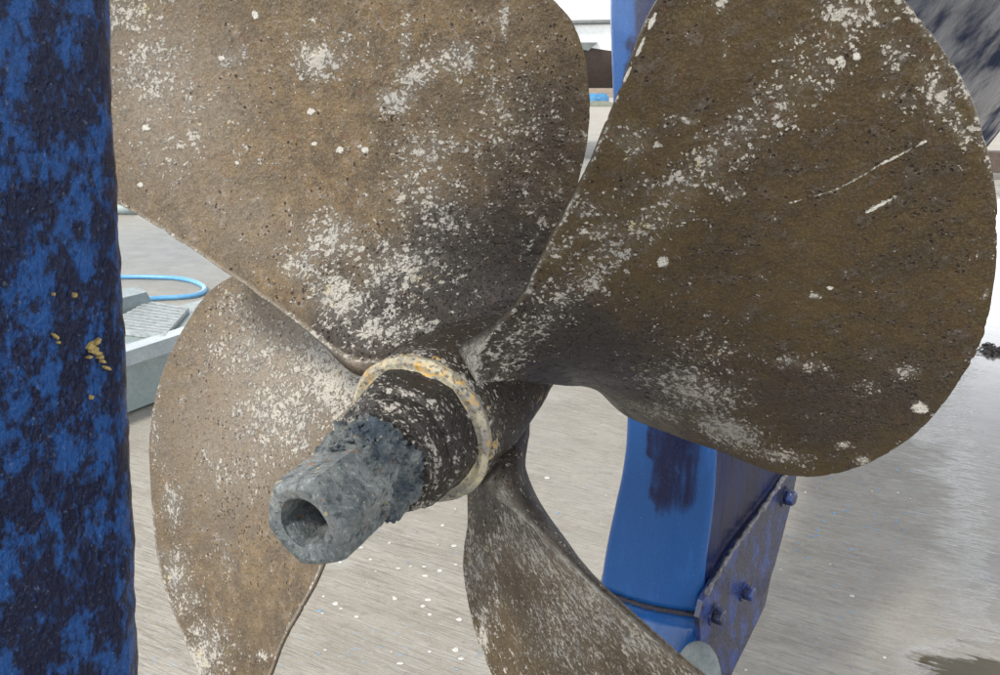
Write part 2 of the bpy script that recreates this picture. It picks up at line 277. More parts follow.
# ------------------------------------------------------------------ frame of the boat
D_={'outline': [[0.2267, 0.2229, 0.2188, 0.2141, 0.209, 0.2033, 0.197, 0.1902, 0.1836, 0.1775, 0.172, 0.167, 0.1625, 0.1585, 0.1549, 0.1517, 0.1489, 0.1463, 0.144, 0.142, 0.1402, 0.1386, 0.1372, 0.1361, 0.1352, 0.1345, 0.134, 0.1337, 0.1336, 0.1336, 0.1339, 0.1342, 0.1348, 0.1355, 0.1364, 0.1374, 0.1387, 0.1402, 0.1418, 0.1438, 0.1459, 0.1484, 0.1512, 0.1543, 0.1578, 0.1617, 0.166, 0.171, 0.1768, 0.1835, 0.1908, 0.198, 0.2052, 0.212, 0.2184, 0.2242, 0.2293, 0.2335, 0.2371, 0.2398, 0.2418, 0.2431, 0.2437, 0.2436, 0.243, 0.2419, 0.2404, 0.2385, 0.2364, 0.234, 0.2315, 0.2289, 0.2262, 0.2235, 0.2208, 0.2181, 0.2153, 0.2126, 0.2099, 0.2073, 0.2047, 0.2021, 0.1996, 0.1971, 0.1948, 0.1925, 0.1903, 0.1883, 0.1864, 0.1847, 0.183, 0.1816, 0.1802, 0.1791, 0.178, 0.177, 0.1762, 0.1754, 0.1748, 0.1742, 0.1737, 0.1733, 0.1729, 0.1727, 0.1725, 0.1724, 0.1724, 0.1724, 0.1726, 0.1729, 0.1732, 0.1736, 0.1741, 0.1747, 0.1753, 0.1759, 0.1766, 0.1772, 0.1779, 0.1786, 0.1793, 0.18, 0.1808, 0.1816, 0.1825, 0.1834, 0.1844, 0.1857, 0.1874, 0.1894, 0.1917, 0.194, 0.1963, 0.1986, 0.2009, 0.203, 0.205, 0.2067, 0.2077, 0.2079, 0.2075, 0.2068, 0.2061, 0.2054, 0.2047, 0.2039, 0.2032, 0.2025, 0.2018, 0.2013, 0.2008, 0.2003, 0.1998, 0.1994, 0.199, 0.1987, 0.1986, 0.1986, 0.1987, 0.1994, 0.2013, 0.2048, 0.2094, 0.2142, 0.219, 0.2236, 0.2278, 0.2315, 0.2342, 0.2361, 0.2375, 0.2385, 0.239, 0.2391, 0.2387, 0.2379, 0.2367, 0.2349, 0.2327, 0.2299], [0.2269, 0.2233, 0.2193, 0.2148, 0.2096, 0.2035, 0.1969, 0.1898, 0.1826, 0.1752, 0.168, 0.1614, 0.156, 0.1519, 0.1485, 0.1455, 0.1428, 0.1405, 0.1385, 0.1368, 0.1353, 0.1341, 0.1331, 0.1323, 0.1317, 0.1311, 0.1308, 0.1305, 0.1303, 0.1303, 0.1304, 0.1306, 0.131, 0.1316, 0.1324, 0.1334, 0.1347, 0.1363, 0.1381, 0.1403, 0.1428, 0.1457, 0.1489, 0.1524, 0.1562, 0.1604, 0.1651, 0.1703, 0.1763, 0.1832, 0.1911, 0.1997, 0.2086, 0.2167, 0.2232, 0.2282, 0.2324, 0.2359, 0.2387, 0.2407, 0.2422, 0.2432, 0.2437, 0.2437, 0.2432, 0.2423, 0.2411, 0.2395, 0.2376, 0.2356, 0.2332, 0.2304, 0.2272, 0.224, 0.2209, 0.2182, 0.2157, 0.2133, 0.2108, 0.2081, 0.2054, 0.2027, 0.2, 0.1975, 0.1951, 0.1929, 0.1909, 0.1889, 0.1869, 0.185, 0.1831, 0.1813, 0.1795, 0.1779, 0.1764, 0.1751, 0.1739, 0.173, 0.1722, 0.1715, 0.171, 0.1707, 0.1704, 0.1702, 0.17, 0.1698, 0.1697, 0.1695, 0.1694, 0.1693, 0.1692, 0.1692, 0.1693, 0.1695, 0.1698, 0.1703, 0.1709, 0.1716, 0.1724, 0.1734, 0.1744, 0.1755, 0.1767, 0.1779, 0.179, 0.1802, 0.1814, 0.1826, 0.1839, 0.1853, 0.1867, 0.1882, 0.1897, 0.1913, 0.1928, 0.1944, 0.1959, 0.1974, 0.1989, 0.2004, 0.2018, 0.203, 0.2037, 0.2039, 0.2037, 0.203, 0.202, 0.2009, 0.1997, 0.1987, 0.1979, 0.1974, 0.1973, 0.1977, 0.1984, 0.1995, 0.201, 0.2029, 0.2052, 0.208, 0.2113, 0.2152, 0.2197, 0.2251, 0.2318, 0.24, 0.2484, 0.2541, 0.2555, 0.254, 0.2516, 0.2488, 0.2456, 0.2424, 0.2398, 0.2381, 0.2367, 0.2349, 0.2327, 0.2301], [0.2269, 0.2233, 0.2193, 0.2148, 0.2099, 0.2045, 0.1988, 0.1928, 0.1866, 0.1803, 0.1736, 0.1656, 0.1569, 0.1495, 0.1442, 0.1403, 0.1371, 0.1343, 0.132, 0.1301, 0.1287, 0.1275, 0.1267, 0.1262, 0.1258, 0.1255, 0.1255, 0.1255, 0.1257, 0.126, 0.1264, 0.127, 0.1277, 0.1285, 0.1294, 0.1305, 0.1318, 0.1333, 0.135, 0.1369, 0.139, 0.1415, 0.1446, 0.1486, 0.1533, 0.1588, 0.1648, 0.1713, 0.1782, 0.1853, 0.1924, 0.1994, 0.2062, 0.2127, 0.2188, 0.2243, 0.2293, 0.2335, 0.2371, 0.2398, 0.2418, 0.2431, 0.2437, 0.2436, 0.243, 0.2419, 0.2404, 0.2385, 0.2364, 0.234, 0.2315, 0.2289, 0.2262, 0.2235, 0.2208, 0.2181, 0.2153, 0.2126, 0.2099, 0.2073, 0.2047, 0.2021, 0.1996, 0.1971, 0.1948, 0.1925, 0.1903, 0.1883, 0.1864, 0.1847, 0.183, 0.1816, 0.1802, 0.1791, 0.178, 0.177, 0.1762, 0.1754, 0.1748, 0.1742, 0.1737, 0.1733, 0.1729, 0.1727, 0.1725, 0.1724, 0.1724, 0.1724, 0.1726, 0.1729, 0.1732, 0.1736, 0.1741, 0.1747, 0.1753, 0.1759, 0.1766, 0.1772, 0.1779, 0.1788, 0.1798, 0.181, 0.1822, 0.1836, 0.185, 0.1864, 0.1875, 0.188, 0.1879, 0.1876, 0.1874, 0.1872, 0.187, 0.1868, 0.1865, 0.1863, 0.1861, 0.1859, 0.1859, 0.1859, 0.1861, 0.1864, 0.1867, 0.1871, 0.1874, 0.1875, 0.1874, 0.1871, 0.1866, 0.186, 0.1855, 0.1851, 0.185, 0.1856, 0.1872, 0.1898, 0.1932, 0.197, 0.2011, 0.2055, 0.2098, 0.2138, 0.2174, 0.2207, 0.2239, 0.2269, 0.2297, 0.2322, 0.2343, 0.2361, 0.2375, 0.2385, 0.239, 0.2391, 0.2387, 0.2379, 0.2367, 0.2349, 0.2327, 0.2301], [0.2269, 0.2233, 0.2193, 0.2148, 0.2099, 0.2047, 0.1991, 0.1932, 0.1872, 0.181, 0.1748, 0.1687, 0.1627, 0.1571, 0.1518, 0.1469, 0.1426, 0.1388, 0.1357, 0.1332, 0.1313, 0.13, 0.1293, 0.1289, 0.1289, 0.1289, 0.129, 0.1291, 0.1294, 0.1297, 0.1302, 0.1309, 0.1316, 0.1324, 0.1334, 0.1345, 0.1358, 0.1371, 0.1386, 0.1403, 0.1422, 0.1443, 0.1469, 0.1498, 0.1532, 0.1574, 0.1623, 0.168, 0.1745, 0.1818, 0.1894, 0.197, 0.2042, 0.2111, 0.2176, 0.2235, 0.2288, 0.2334, 0.2371, 0.2401, 0.2425, 0.2442, 0.2454, 0.2458, 0.2457, 0.245, 0.243, 0.2398, 0.2359, 0.2321, 0.2286, 0.2255, 0.2227, 0.2203, 0.2181, 0.2161, 0.214, 0.2119, 0.2097, 0.2072, 0.2047, 0.2021, 0.1995, 0.197, 0.1945, 0.1922, 0.1901, 0.1881, 0.1862, 0.1845, 0.183, 0.1816, 0.1805, 0.1795, 0.1786, 0.178, 0.1775, 0.1772, 0.1771, 0.1771, 0.1772, 0.1774, 0.1775, 0.1776, 0.1777, 0.1779, 0.178, 0.1782, 0.1784, 0.1787, 0.179, 0.1794, 0.1798, 0.1802, 0.1806, 0.181, 0.1814, 0.1818, 0.1823, 0.1829, 0.1836, 0.1845, 0.1855, 0.1865, 0.1877, 0.189, 0.1904, 0.1921, 0.1939, 0.1955, 0.1966, 0.1971, 0.1973, 0.1976, 0.1978, 0.1979, 0.1982, 0.1986, 0.1992, 0.1998, 0.2001, 0.2002, 0.2001, 0.1997, 0.1991, 0.1985, 0.1977, 0.1969, 0.1962, 0.1957, 0.1953, 0.1953, 0.1955, 0.1961, 0.1972, 0.1986, 0.2004, 0.2026, 0.2052, 0.208, 0.211, 0.2142, 0.2175, 0.2207, 0.2239, 0.2269, 0.2297, 0.2322, 0.2343, 0.2361, 0.2375, 0.2385, 0.239, 0.2391, 0.2387, 0.2379, 0.2367, 0.2349, 0.2327, 0.2301]], 'crust': [[[0.3756, -0.1043, -0.0204, 0.0385, -0.0442, -0.0219, 0.45], [0.4237, -0.0991, -0.0168, 0.0311, -0.0157, -0.0085, 0.5], [0.3187, 0.0187, -0.015, 0.0089, -0.0096, -0.0147, 0.75], [0.2585, 0.0561, -0.0081, 0.0144, -0.0104, -0.0055, 0.7], [0.2691, 0.0832, 0.0014, 0.0232, -0.013, -0.0003, 0.6], [0.2961, 0.0852, -0.003, 0.0044, -0.0189, -0.0126, 0.5], [0.2771, 0.162, -0.0018, 0.0033, -0.0174, -0.0101, 0.6], [0.2672, 0.1124, -0.003, 0.0229, -0.0176, -0.0035, 0.55], [0.2096, 0.0596, -0.0148, 0.025, -0.023, -0.012, 0.42], [0.1768, -0.032, -0.0131, 0.0213, -0.0235, -0.0077, 0.6], [0.1685, -0.0566, -0.0094, 0.0157, -0.0156, -0.0042, 0.65], [0.1261, -0.0392, -0.0324, 0.0182, -0.012, -0.0105, 0.75], [0.1264, -0.0003, -0.0197, 0.0257, -0.0279, -0.0095, 0.6], [0.1765, 0.0389, -0.0227, 0.0353, -0.0315, -0.0152, 0.4], [0.0873, -0.0225, -0.0203, 0.0237, -0.0191, -0.0027, 0.6], [0.1549, 0.0398, -0.0193, 0.0281, -0.032, -0.0154, 0.35], [0.3167, 0.0308, -0.0223, 0.0408, -0.0216, -0.0114, 0.3], [0.351, -0.041, -0.0078, 0.0144, -0.0087, -0.0044, 0.45], [0.3145, -0.0769, -0.0233, 0.0438, -0.0301, -0.0135, 0.25], [0.3075, -0.1167, -0.0199, 0.0381, -0.023, -0.0096, 0.3], [0.2064, 0.1167, -0.0224, 0.0389, -0.0456, -0.0263, 0.3], [0.1275, 0.1042, -0.0163, 0.0242, -0.0504, -0.0315, 0.2], [0.2427, 0.0025, -0.0026, 0.0045, -0.0046, -0.0021, 0.92], [0.2569, -0.0125, -0.0019, 0.0033, -0.003, -0.0014, 0.95], [0.2335, 0.0186, -0.0026, 0.0045, -0.0046, -0.0022, 0.88], [0.2821, -0.0032, -0.0026, 0.0047, -0.0052, -0.0025, 0.9], [0.2714, -0.0715, -0.0036, 0.0023, -0.0014, -0.0019, 0.95], [0.2926, -0.1511, -0.002, 0.004, -0.0039, -0.0015, 0.95], [0.3339, -0.128, -0.0037, 0.007, -0.0046, -0.002, 0.88], [0.3556, -0.0461, -0.0023, 0.0043, -0.0036, -0.0018, 0.9], [0.3734, -0.0062, -0.0023, 0.0043, -0.0056, -0.003, 0.88]], [[0.1092, -0.0363, 0.0179, 0.016, -0.6107, 0.2078, 0.5], [0.229, -0.1062, 0.0253, 0.0136, -0.0123, 0.0184, 0.36], [0.1658, -0.0627, 0.0249, 0.0153, -0.0175, 0.0217, 0.38], [0.1858, -0.0564, 0.0117, 0.0066, -0.0072, 0.0094, 0.75], [0.2191, -0.0915, 0.0224, 0.0065, -0.0044, 0.0088, 0.6], [0.2137, -0.0249, 0.0387, 0.019, -0.0237, 0.0336, 0.2], [0.1791, 0.0764, 0.0344, 0.0366, -0.0293, 0.0272, 0.7], [0.1797, 0.1322, 0.0297, 0.0262, -0.0186, 0.0187, 0.87], [0.1117, 0.0988, 0.0649, 0.0193, -0.0191, 0.017, 0.62], [0.2161, 0.1705, 0.0343, 0.0108, -0.007, 0.0108, 0.6], [0.2175, 0.0356, 0.0165, 0.0368, -0.0384, 0.0291, 0.35], [0.4223, -0.1502, 0.0192, 0.0103, -0.0044, 0.0104, 0.6], [0.4353, -0.1175, 0.0121, 0.0063, -0.0054, 0.0137, 0.5], [0.4477, -0.0844, 0.0095, -0.0013, 0.0028, 0.028, 0.62], [0.4511, -0.0585, 0.0064, -0.0004, 0.0005, 0.0194, 0.6], [0.4303, -0.0897, 0.0149, 0.0075, -0.0068, 0.0174, 0.25], [0.3224, -0.1993, 0.0014, 0.0019, -0.0067, 0.0049, 1.0], [0.3086, -0.1891, 0.001, 0.0014, -0.0089, 0.0065, 0.95], [0.2935, -0.1783, 0.001, 0.0014, -0.0092, 0.0067, 0.95], [0.2797, -0.1691, 0.0017, 0.0025, -0.0053, 0.0039, 0.95], [0.3121, -0.0764, 0.0092, 0.0006, -0.0008, 0.0043, 0.62], [0.3071, -0.1383, 0.014, 0.0073, -0.0026, 0.0047, 0.4], [0.4071, -0.1288, 0.0035, 0.0018, -0.0019, 0.0044, 0.9], [0.4165, -0.1266, 0.0039, 0.0021, -0.0018, 0.0044, 0.9], [0.4215, -0.0977, 0.005, 0.0025, -0.0014, 0.0035, 0.6], [0.3026, -0.0895, 0.0034, 0.0017, -0.0014, 0.0026, 0.7], [0.2731, -0.1408, 0.0136, 0.0165, -0.0116, 0.0101, 0.5], [0.1879, -0.0917, 0.0223, -0.006, -0.0005, 0.0089, 0.5], [0.2419, -0.0507, 0.0026, 0.0058, -0.0066, 0.0045, 0.9], [0.3118, -0.1343, 0.0065, 0.0034, -0.002, 0.0035, 0.7], [0.3611, -0.1895, 0.005, 0.0027, -0.0031, 0.0061, 0.6], [0.351, 0.1409, 0.0086, 0.0047, -0.0043, 0.0082, 0.95], [0.3356, 0.0166, 0.0031, 0.0013, -0.0011, 0.0024, 1.0], [0.3232, 0.0191, 0.0051, 0.0021, -0.0015, 0.0032, 0.8], [0.3538, 0.1049, 0.0119, 0.0036, -0.0032, 0.0081, 0.65], [0.3215, 0.1087, 0.0113, 0.0032, -0.0033, 0.0076, 0.5], [0.2908, 0.0779, 0.0144, 0.0046, -0.0037, 0.0076, 0.5], [0.2777, 0.0704, 0.0255, 0.0083, -0.004, 0.0077, 0.5], [0.2779, 0.1658, 0.0081, 0.0014, -0.0025, 0.0055, 0.8], [0.2862, 0.1848, 0.0081, 0.0013, -0.0024, 0.0055, 0.8], [0.4259, 0.0585, 0.004, -0.0044, 0.0011, 0.0017, 0.7], [0.3911, -0.0308, 0.0111, -0.001, -0.0, 0.0022, 0.6], [0.312, -0.1221, 0.0082, 0.0042, -0.0017, 0.003, 0.6], [0.3516, -0.1648, 0.0026, 0.0014, -0.005, 0.0097, 0.4], [0.3871, -0.1527, 0.0088, 0.0011, -0.0005, 0.0047, 0.45]], [[0.1972, -0.0593, 0.0378, -0.0307, 0.0751, 0.1113, 0.42], [0.1755, 0.0074, 0.0211, -0.0513, 0.0285, 0.0498, 0.42], [0.139, 0.0202, -0.2673, -0.5179, 0.0405, 0.0353, 0.35], [0.2295, 0.1363, -0.0027, -0.0274, 0.0545, 0.0269, 0.28], [0.2659, 0.0349, 0.0292, -0.0376, 0.0335, 0.0539, 0.35], [0.2296, -0.1004, 0.031, -0.0226, 0.0291, 0.0372, 0.45], [0.1738, 0.0891, -0.0058, -0.0367, 0.0317, 0.0163, 0.35], [0.2, 0.1606, -0.0005, -0.0099, 0.0634, 0.0275, 0.4], [0.2861, 0.1769, -0.0009, -0.0111, 0.0456, 0.0227, 0.5], [0.1456, -0.0604, 0.0343, -0.0366, 0.0118, 0.0186, 0.55], [0.2054, -0.1056, 0.0298, -0.0238, 0.0071, 0.0091, 0.45]], [[0.1622, 0.0584, -0.0691, -0.0245, -0.0011, -0.0529, 0.85], [0.2383, 0.0466, -0.0725, -0.0217, 0.0057, -0.0548, 0.62], [0.2676, 0.1164, -0.074, -0.0277, 0.0078, -0.0388, 0.5], [0.1196, 0.006, -0.0544, -0.0118, -0.0098, -0.03, 0.8], [0.3178, 0.0099, -0.0599, -0.0145, 0.0062, -0.0284, 0.35], [0.2709, 0.1604, -0.0475, -0.0195, 0.0073, -0.0297, 0.42], [0.418, -0.0028, -0.0228, -0.0052, 0.0084, -0.0252, 0.55], [0.4378, -0.0745, -0.028, -0.0046, 0.0115, -0.0305, 0.65], [0.4132, -0.1568, -0.0461, -0.0037, 0.0146, -0.0353, 0.62], [0.4296, -0.1025, -0.0357, -0.0049, 0.0078, -0.0202, 0.5], [0.3469, -0.0734, -0.0337, -0.005, 0.0084, -0.0284, 0.3], [0.2153, -0.0386, -0.0631, -0.0093, 0.0015, -0.0249, 0.3], [0.2574, -0.164, -0.0186, 0.0002, 0.0093, -0.0266, 0.2], [0.4197, 0.0805, -0.0121, -0.0036, 0.0205, -0.0614, 0.35], [0.4267, -0.1662, -0.0261, -0.002, 0.0088, -0.0204, 0.87], [0.3105, -0.1678, -0.0147, -0.0004, 0.0021, -0.0056, 0.6]]], 'tone': [{'dark': [[0.1519, 0.102, -0.0295, 0.0462, -0.0648, -0.0386, 0.62], [0.1186, 0.0368, -0.0287, 0.035, -0.0412, -0.0197, 0.62], [0.1914, 0.1607, -0.0152, 0.0268, -0.0382, -0.0228, 0.5], [0.0796, -0.0235, -0.044, 0.0215, -0.0135, -0.0091, 0.35]], 'pale': [[0.3453, -0.0998, -0.0361, 0.0682, -0.0823, -0.0385, 0.7], [0.2108, -0.0747, -0.0226, 0.0406, -0.039, -0.0124, 0.4]], 'ochre': [[0.2951, -0.0064, -0.0336, 0.0613, -0.0445, -0.0216, 0.5], [0.2043, -0.0142, -0.026, 0.0436, -0.0311, -0.0124, 0.5], [0.3045, 0.1118, -0.0293, 0.0535, -0.0209, -0.0119, 0.4], [0.1528, -0.0677, -0.0285, 0.0186, -0.0097, -0.0092, 0.6]]}, {'dark': [[0.1188, -0.0106, 0.0628, 0.0431, -0.0729, 0.0656, 0.8], [0.2335, 0.1025, 0.1295, 0.0695, -0.0459, 0.0635, 0.55], [0.4196, -0.0217, 0.0321, 0.0146, -0.03, 0.0801, 0.4], [0.3401, 0.1297, 0.0485, 0.0129, -0.0191, 0.0478, 0.35], [0.2445, -0.1067, 0.0226, 0.0119, -0.0169, 0.0261, 0.35]], 'pale': [[0.1821, -0.1049, 0.0322, 0.0189, -0.0198, 0.027, 0.3], [0.4511, -0.106, 0.0287, 0.0148, -0.0123, 0.0331, 0.3]], 'ochre': [[0.3071, -0.1383, 0.0593, 0.0309, -0.023, 0.0408, 0.5], [0.3767, -0.1169, 0.052, 0.0266, -0.0215, 0.0462, 0.35], [0.2548, -0.0364, 0.0563, 0.0269, -0.0191, 0.0309, 0.4], [0.4403, -0.1374, 0.0095, 0.005, -0.0052, 0.0131, 0.7]]}, {'dark': [[0.1323, 0.0677, -0.0352, -0.155, 0.0411, 0.0212, 0.8], [0.2298, 0.0633, -0.0316, -0.1609, 0.0925, 0.0549, 0.45]], 'pale': [[0.1544, -0.0508, 0.0304, -0.0438, 0.0168, 0.0266, 0.7], [0.2054, -0.1056, 0.0387, -0.0249, 0.0084, 0.011, 0.6]], 'ochre': [[0.2659, 0.0349, -0.0201, -0.0908, 0.0485, 0.0293, 0.4]]}, {'dark': [[0.1081, -0.0227, -0.0864, -0.0067, -0.0205, -0.0398, 0.4], [0.3447, -0.034, -0.0804, -0.0155, 0.0102, -0.038, 0.2]], 'pale': [[0.3117, 0.0384, -0.129, -0.0357, 0.0241, -0.1144, 0.6], [0.2075, 0.0937, -0.0928, -0.0353, 0.0063, -0.0562, 0.6]], 'ochre': [[0.3073, -0.0884, -0.0849, -0.0099, 0.0171, -0.0638, 0.5], [0.2829, 0.1653, -0.0481, -0.0196, 0.0078, -0.0298, 0.4]]}], 'lines': {1: [[[0.341, -0.0558], [0.3554, -0.0539], [0.3709, -0.0521], [0.3793, -0.0529], [0.3892, -0.0544]], [[0.3892, -0.0544], [0.4018, -0.0568], [0.4182, -0.0586], [0.4309, -0.0598]], [[0.3824, -0.0291], [0.398, -0.0316]]]}, 'par': [0.15282, 0.05429, -0.46019], 'f': 926.6, 'H': [-0.03119, 0.79978, 1.00786], 'a': [-0.42806, -0.90072, -0.07393], 'e1': [-0.03639, -0.06455, 0.99725], 'e2': [0.90302, -0.42957, 0.00515]}
H=np.array(D_['H']); AX=np.array(D_['a']); E1=np.array(D_['e1']); E2=np.array(D_['e2']); KP,RK,TH0=D_['par']
Fd=-AX.copy(); Fd[2]=0; Fd/=np.linalg.norm(Fd); Sd=np.array([Fd[1],-Fd[0],0])
def B(d,s,z): return H*np.array([1,1,0])+Fd*d+Sd*s+np.array([0,0,z])      # d forward of the hub, s to starboard, z above ground
def Bv(A): A=np.asarray(A,float); return H*np.array([1,1,0])+A[:,:1]*Fd+A[:,1:2]*Sd+A[:,2:3]*np.array([0,0,1.])
# ------------------------------------------------------------------ propeller
prop=thing('propeller',tuple(H),'large four-bladed bronze boat propeller crusted with white scale, grey nut facing the viewer','propeller')
def Hloc(P): return P-H
NS,NP,NB=215,760,26; C0=.27
phi=np.linspace(-math.pi,math.pi,NP,endpoint=False)
def helic(u,v,T0):
    r=np.hypot(u,v); th=np.arctan2(v,u); x=-KP*th+RK*r; T=T0+th
    return AX*x[...,None]+(r*np.cos(T))[...,None]*E1+(r*np.sin(T))[...,None]*E2
def hnormal(u,v,T0):
    e=1e-4; a=helic(u+e,v,T0)-helic(u-e,v,T0); b=helic(u,v+e,T0)-helic(u,v-e,T0); n=np.cross(a,b); n/=np.linalg.norm(n,axis=-1,keepdims=True)
    return np.where((n@AX)[...,None]<0,-n,n)
blade_labels=['upper left blade, pale brown with scattered white scale and pitted dark right side','right blade, dark olive brown with a long bright scratch','lower blade, dark brown with streaks of white flecks and a pale ridge','left blade, sandy grey with dense white crust near the nut']
for b in range(4):
    T0=TH0+b*math.pi/2; ol=D_['outline'][b]; M=len(ol); xs=np.linspace(-math.pi,math.pi,M,endpoint=False)
    rho=np.interp(phi,np.append(xs,math.pi),ol+[ol[0]])
    for _ in range(3): rho=(np.roll(rho,1)+2*rho+np.roll(rho,-1))/4
    cs=np.stack([C0+rho*np.cos(phi),rho*np.sin(phi),np.full(NP,b*3.)],1)
    outer=smooth(.09,.16,np.hypot(cs[:,0],cs[:,1]))
    rho=rho+outer*(.0007*fbm(cs,55,3,b)-.0022*np.clip(fbm(cs,150,2,b+9)-.25,0,1)-.004*np.clip(fbm(cs,28,2,b+19)-.5,0,1))
    s=np.linspace(0,1,NS)[:,None]; s=np.maximum(s,.002)
    def thick(s,u,v):
        r=np.hypot(u,v); tm=.0095+.021*np.clip(1-r/.42,0,1)**1.2
        prof=np.maximum(np.sqrt(np.clip(1-s**2.2,0,1)),smooth(.125,.07,r)*.75)
        return .0042+(tm-.0042)*prof
    def flare(u,v): r=np.hypot(u,v); return .009*np.exp(-np.clip(r-.070,0,1)/.016)
    U=C0+s*rho*np.cos(phi); Vv=s*rho*np.sin(phi)
    Nn=hnormal(U,Vv,T0); P=helic(U,Vv,T0)
    fl=U.ravel()*0; Q=np.stack([U.ravel(),Vv.ravel(),np.full(U.size,b*2.)],1)
    # attributes
    def acc(lst,mode='max'):
        t=np.zeros(U.size)
        for (cx,cy,ax_,ay,bx,by,st) in lst:
            J=np.linalg.inv(np.array([[ax_,bx],[ay,by]])); e=(Q[:,:2]-(cx,cy))@J.T; w=st*np.exp(-(e**2).sum(1)*1.0)
            t=np.maximum(t,w) if mode=='max' else t+w
        return t
    big=[c for c in D_['crust'][b] if c[6]<.88]; small=[c for c in D_['crust'][b] if c[6]>=.88]
    crust=acc(big)+(.20,.09,.30,.18)[b]; marks=acc(small)*1.05
    for ln in D_['lines'].get(b,[]):
        for (x0,y0),(x1,y1) in zip(ln[:-1],ln[1:]):
            dx,dy=x1-x0,y1-y0; L2=dx*dx+dy*dy; t=np.clip(((Q[:,0]-x0)*dx+(Q[:,1]-y0)*dy)/L2,0,1)
            dd=np.hypot(Q[:,0]-x0-t*dx,Q[:,1]-y0-t*dy); marks=np.maximum(marks,(.74+.22*smooth(.25,.5,vnoise(Q,75,6)))*np.exp(-((dd+.0006*fbm(Q,220,2,5))/(.0009+.0015*vnoise(Q,160,4)))**2))
    # scale gathers along the edge; near edge gets a highlight painted as pale scale
    edge=(smooth(.955,1.0,s)*np.ones_like(U)).ravel(); crust=crust+.22*edge*(fbm(Q,18,3,b+40)+.4); rim_hilite=(smooth(.972,.996,s)*np.ones_like(U)).ravel()*smooth(.02,-.02,Q[:,1]); crust=crust+.38*rim_hilite*(.6+fbm(Q,25,3,b+44))
    crust=np.clip(crust,0,1.1)
    tones={k:np.clip(acc(D_['tone'][b][k],'add'),0,1) for k in ('dark','pale','ochre')}  # stain tones; dark ones include shade between overlapping blades, painted in
    rr_=np.hypot(Q[:,0],Q[:,1]); tones['pale']=np.clip(tones['pale']+.9*rim_hilite,0,1); tones['dark']=np.clip((tones['dark']+.9*1.15*smooth(.185,.10,rr_+.03*fbm(Q,25,3,b)))*(1-.8*rim_hilite),0,1)  # root darkening: dark film plus occlusion shade near the hub, painted in
    # relief
    c1=fbm(Q,150,3,b+60); dsp=.0006*fbm(Q,22,4,b+50)+.00075*np.clip(crust+c1*.6-.45,0,.5)-.0013*np.clip(fbm(Q,210,2,b+70)-.38,0,1)*(.6+1.2*tones['dark'])
    Pf=P.reshape(-1,3)+Nn.reshape(-1,3)*(dsp*(1-edge*.3)+flare(U,Vv).ravel())[:,None]
    sb=np.linspace(1,0.002,NB)[1:,None]; Ub=C0+sb*rho*np.cos(phi); Vb=sb*rho*np.sin(phi)
    Nb=hnormal(Ub,Vb,T0); tb=thick(sb,Ub,Vb)+flare(Ub,Vb)
    Pb0=helic(U[-1:],Vv[-1:],T0)-hnormal(U[-1:],Vv[-1:],T0)*thick(np.ones((1,1)),U[-1:],Vv[-1:])[...,None]
    Pb=helic(Ub,Vb,T0)-Nb*tb[...,None]
    V=np.concatenate([Pf,Pb0.reshape(-1,3),Pb.reshape(-1,3)]); n=len(Pf)
    Fc=gridfaces(NS+1+NB-1,NP)
    me=mesh('blade',V,Fc)
    pad=lambda a,c=0.: np.concatenate([a,np.full(len(V)-n,c)])
    Ub2=np.concatenate([U[-1:].ravel(),Ub.ravel()]); Vb2=np.concatenate([Vv[-1:].ravel(),Vb.ravel()])
    vattr(me,'buv',np.concatenate([Q,np.stack([Ub2,Vb2,np.full(len(Ub2),b*2.+.5)],1)]))
    rb_=np.hypot(Ub2,Vb2); droot=np.clip(.35+.65*smooth(.30,.14,rb_),0,1)
    fattr(me,'crust',np.concatenate([crust,.2+.15*smooth(.3,.1,rb_)])); fattr(me,'marks',pad(marks))
    fattr(me,'tint',np.full(len(V),(.12,.90,.50,.0)[b]))  # olive patina per blade, plus shade of dimly lit blades put into colour
    for k in tones: fattr(me,k,np.concatenate([tones[k],droot if k=='dark' else 0*droot]))
    o=link('blade',me,M_BRS if b==2 else M_BR,prop); o['label']=blade_labels[b]
def lathe(name,xs,rf,mat,seg=160,noise=(.0006,60),seed=0,attrs=None,rfun=None,parent=prop,caps=False):
    xs=np.asarray(xs,float); rf=np.asarray(rf,float); t=np.linspace(0,math.tau,seg,endpoint=False)
    X=np.repeat(xs,seg); R=np.repeat(rf,seg); T=np.tile(t,len(xs))
    if rfun is not None: R=rfun(X,R,T,np.repeat(np.arange(len(xs)),seg))
    Q=np.stack([X,R*np.cos(T),R*np.sin(T)],1); 
    nn=noise[0]*fbm(Q,noise[1],5,seed,.6)
    R2=R+nn; X2=X+.5*noise[0]*fbm(Q,noise[1],4,seed+9,.6)
    P=AX*X2[:,None]+(R2*np.cos(T))[:,None]*E1+(R2*np.sin(T))[:,None]*E2
    me=mesh(name,P,gridfaces(len(xs),seg)); vattr(me,'buv',Q)
    for k,v in (attrs(X,R,T,Q) if attrs else {}).items(): fattr(me,k,v)
    return link(name,me,mat,parent)
def dens(*pts,n=14):
    xs=[];rs=[]
    for (a,b_),(c,d) in zip(pts[:-1],pts[1:]):
        L_=math.hypot(c-a,d-b_); k=max(2,int(L_/.0011)); 
        for i in range(k): xs.append(a+(c-a)*i/k); rs.append(b_+(d-b_)*i/k)
    xs.append(pts[-1][0]); rs.append(pts[-1][1]); return xs,rs
def hub_attr(X,R,T,Q):
    return dict(crust=.33+.35*smooth(.05,.085,X)+.1*fbm(Q,20,3,5),marks=np.zeros(len(X)),dark=.85+0*X,pale=0*X,ochre=.25+0*X,yellow=np.clip(.62*smooth(.055,.085,X)+.62*smooth(.03,-.05,X)*smooth(1.0,2.0,T)*smooth(4.4,2.8,T),0,1))
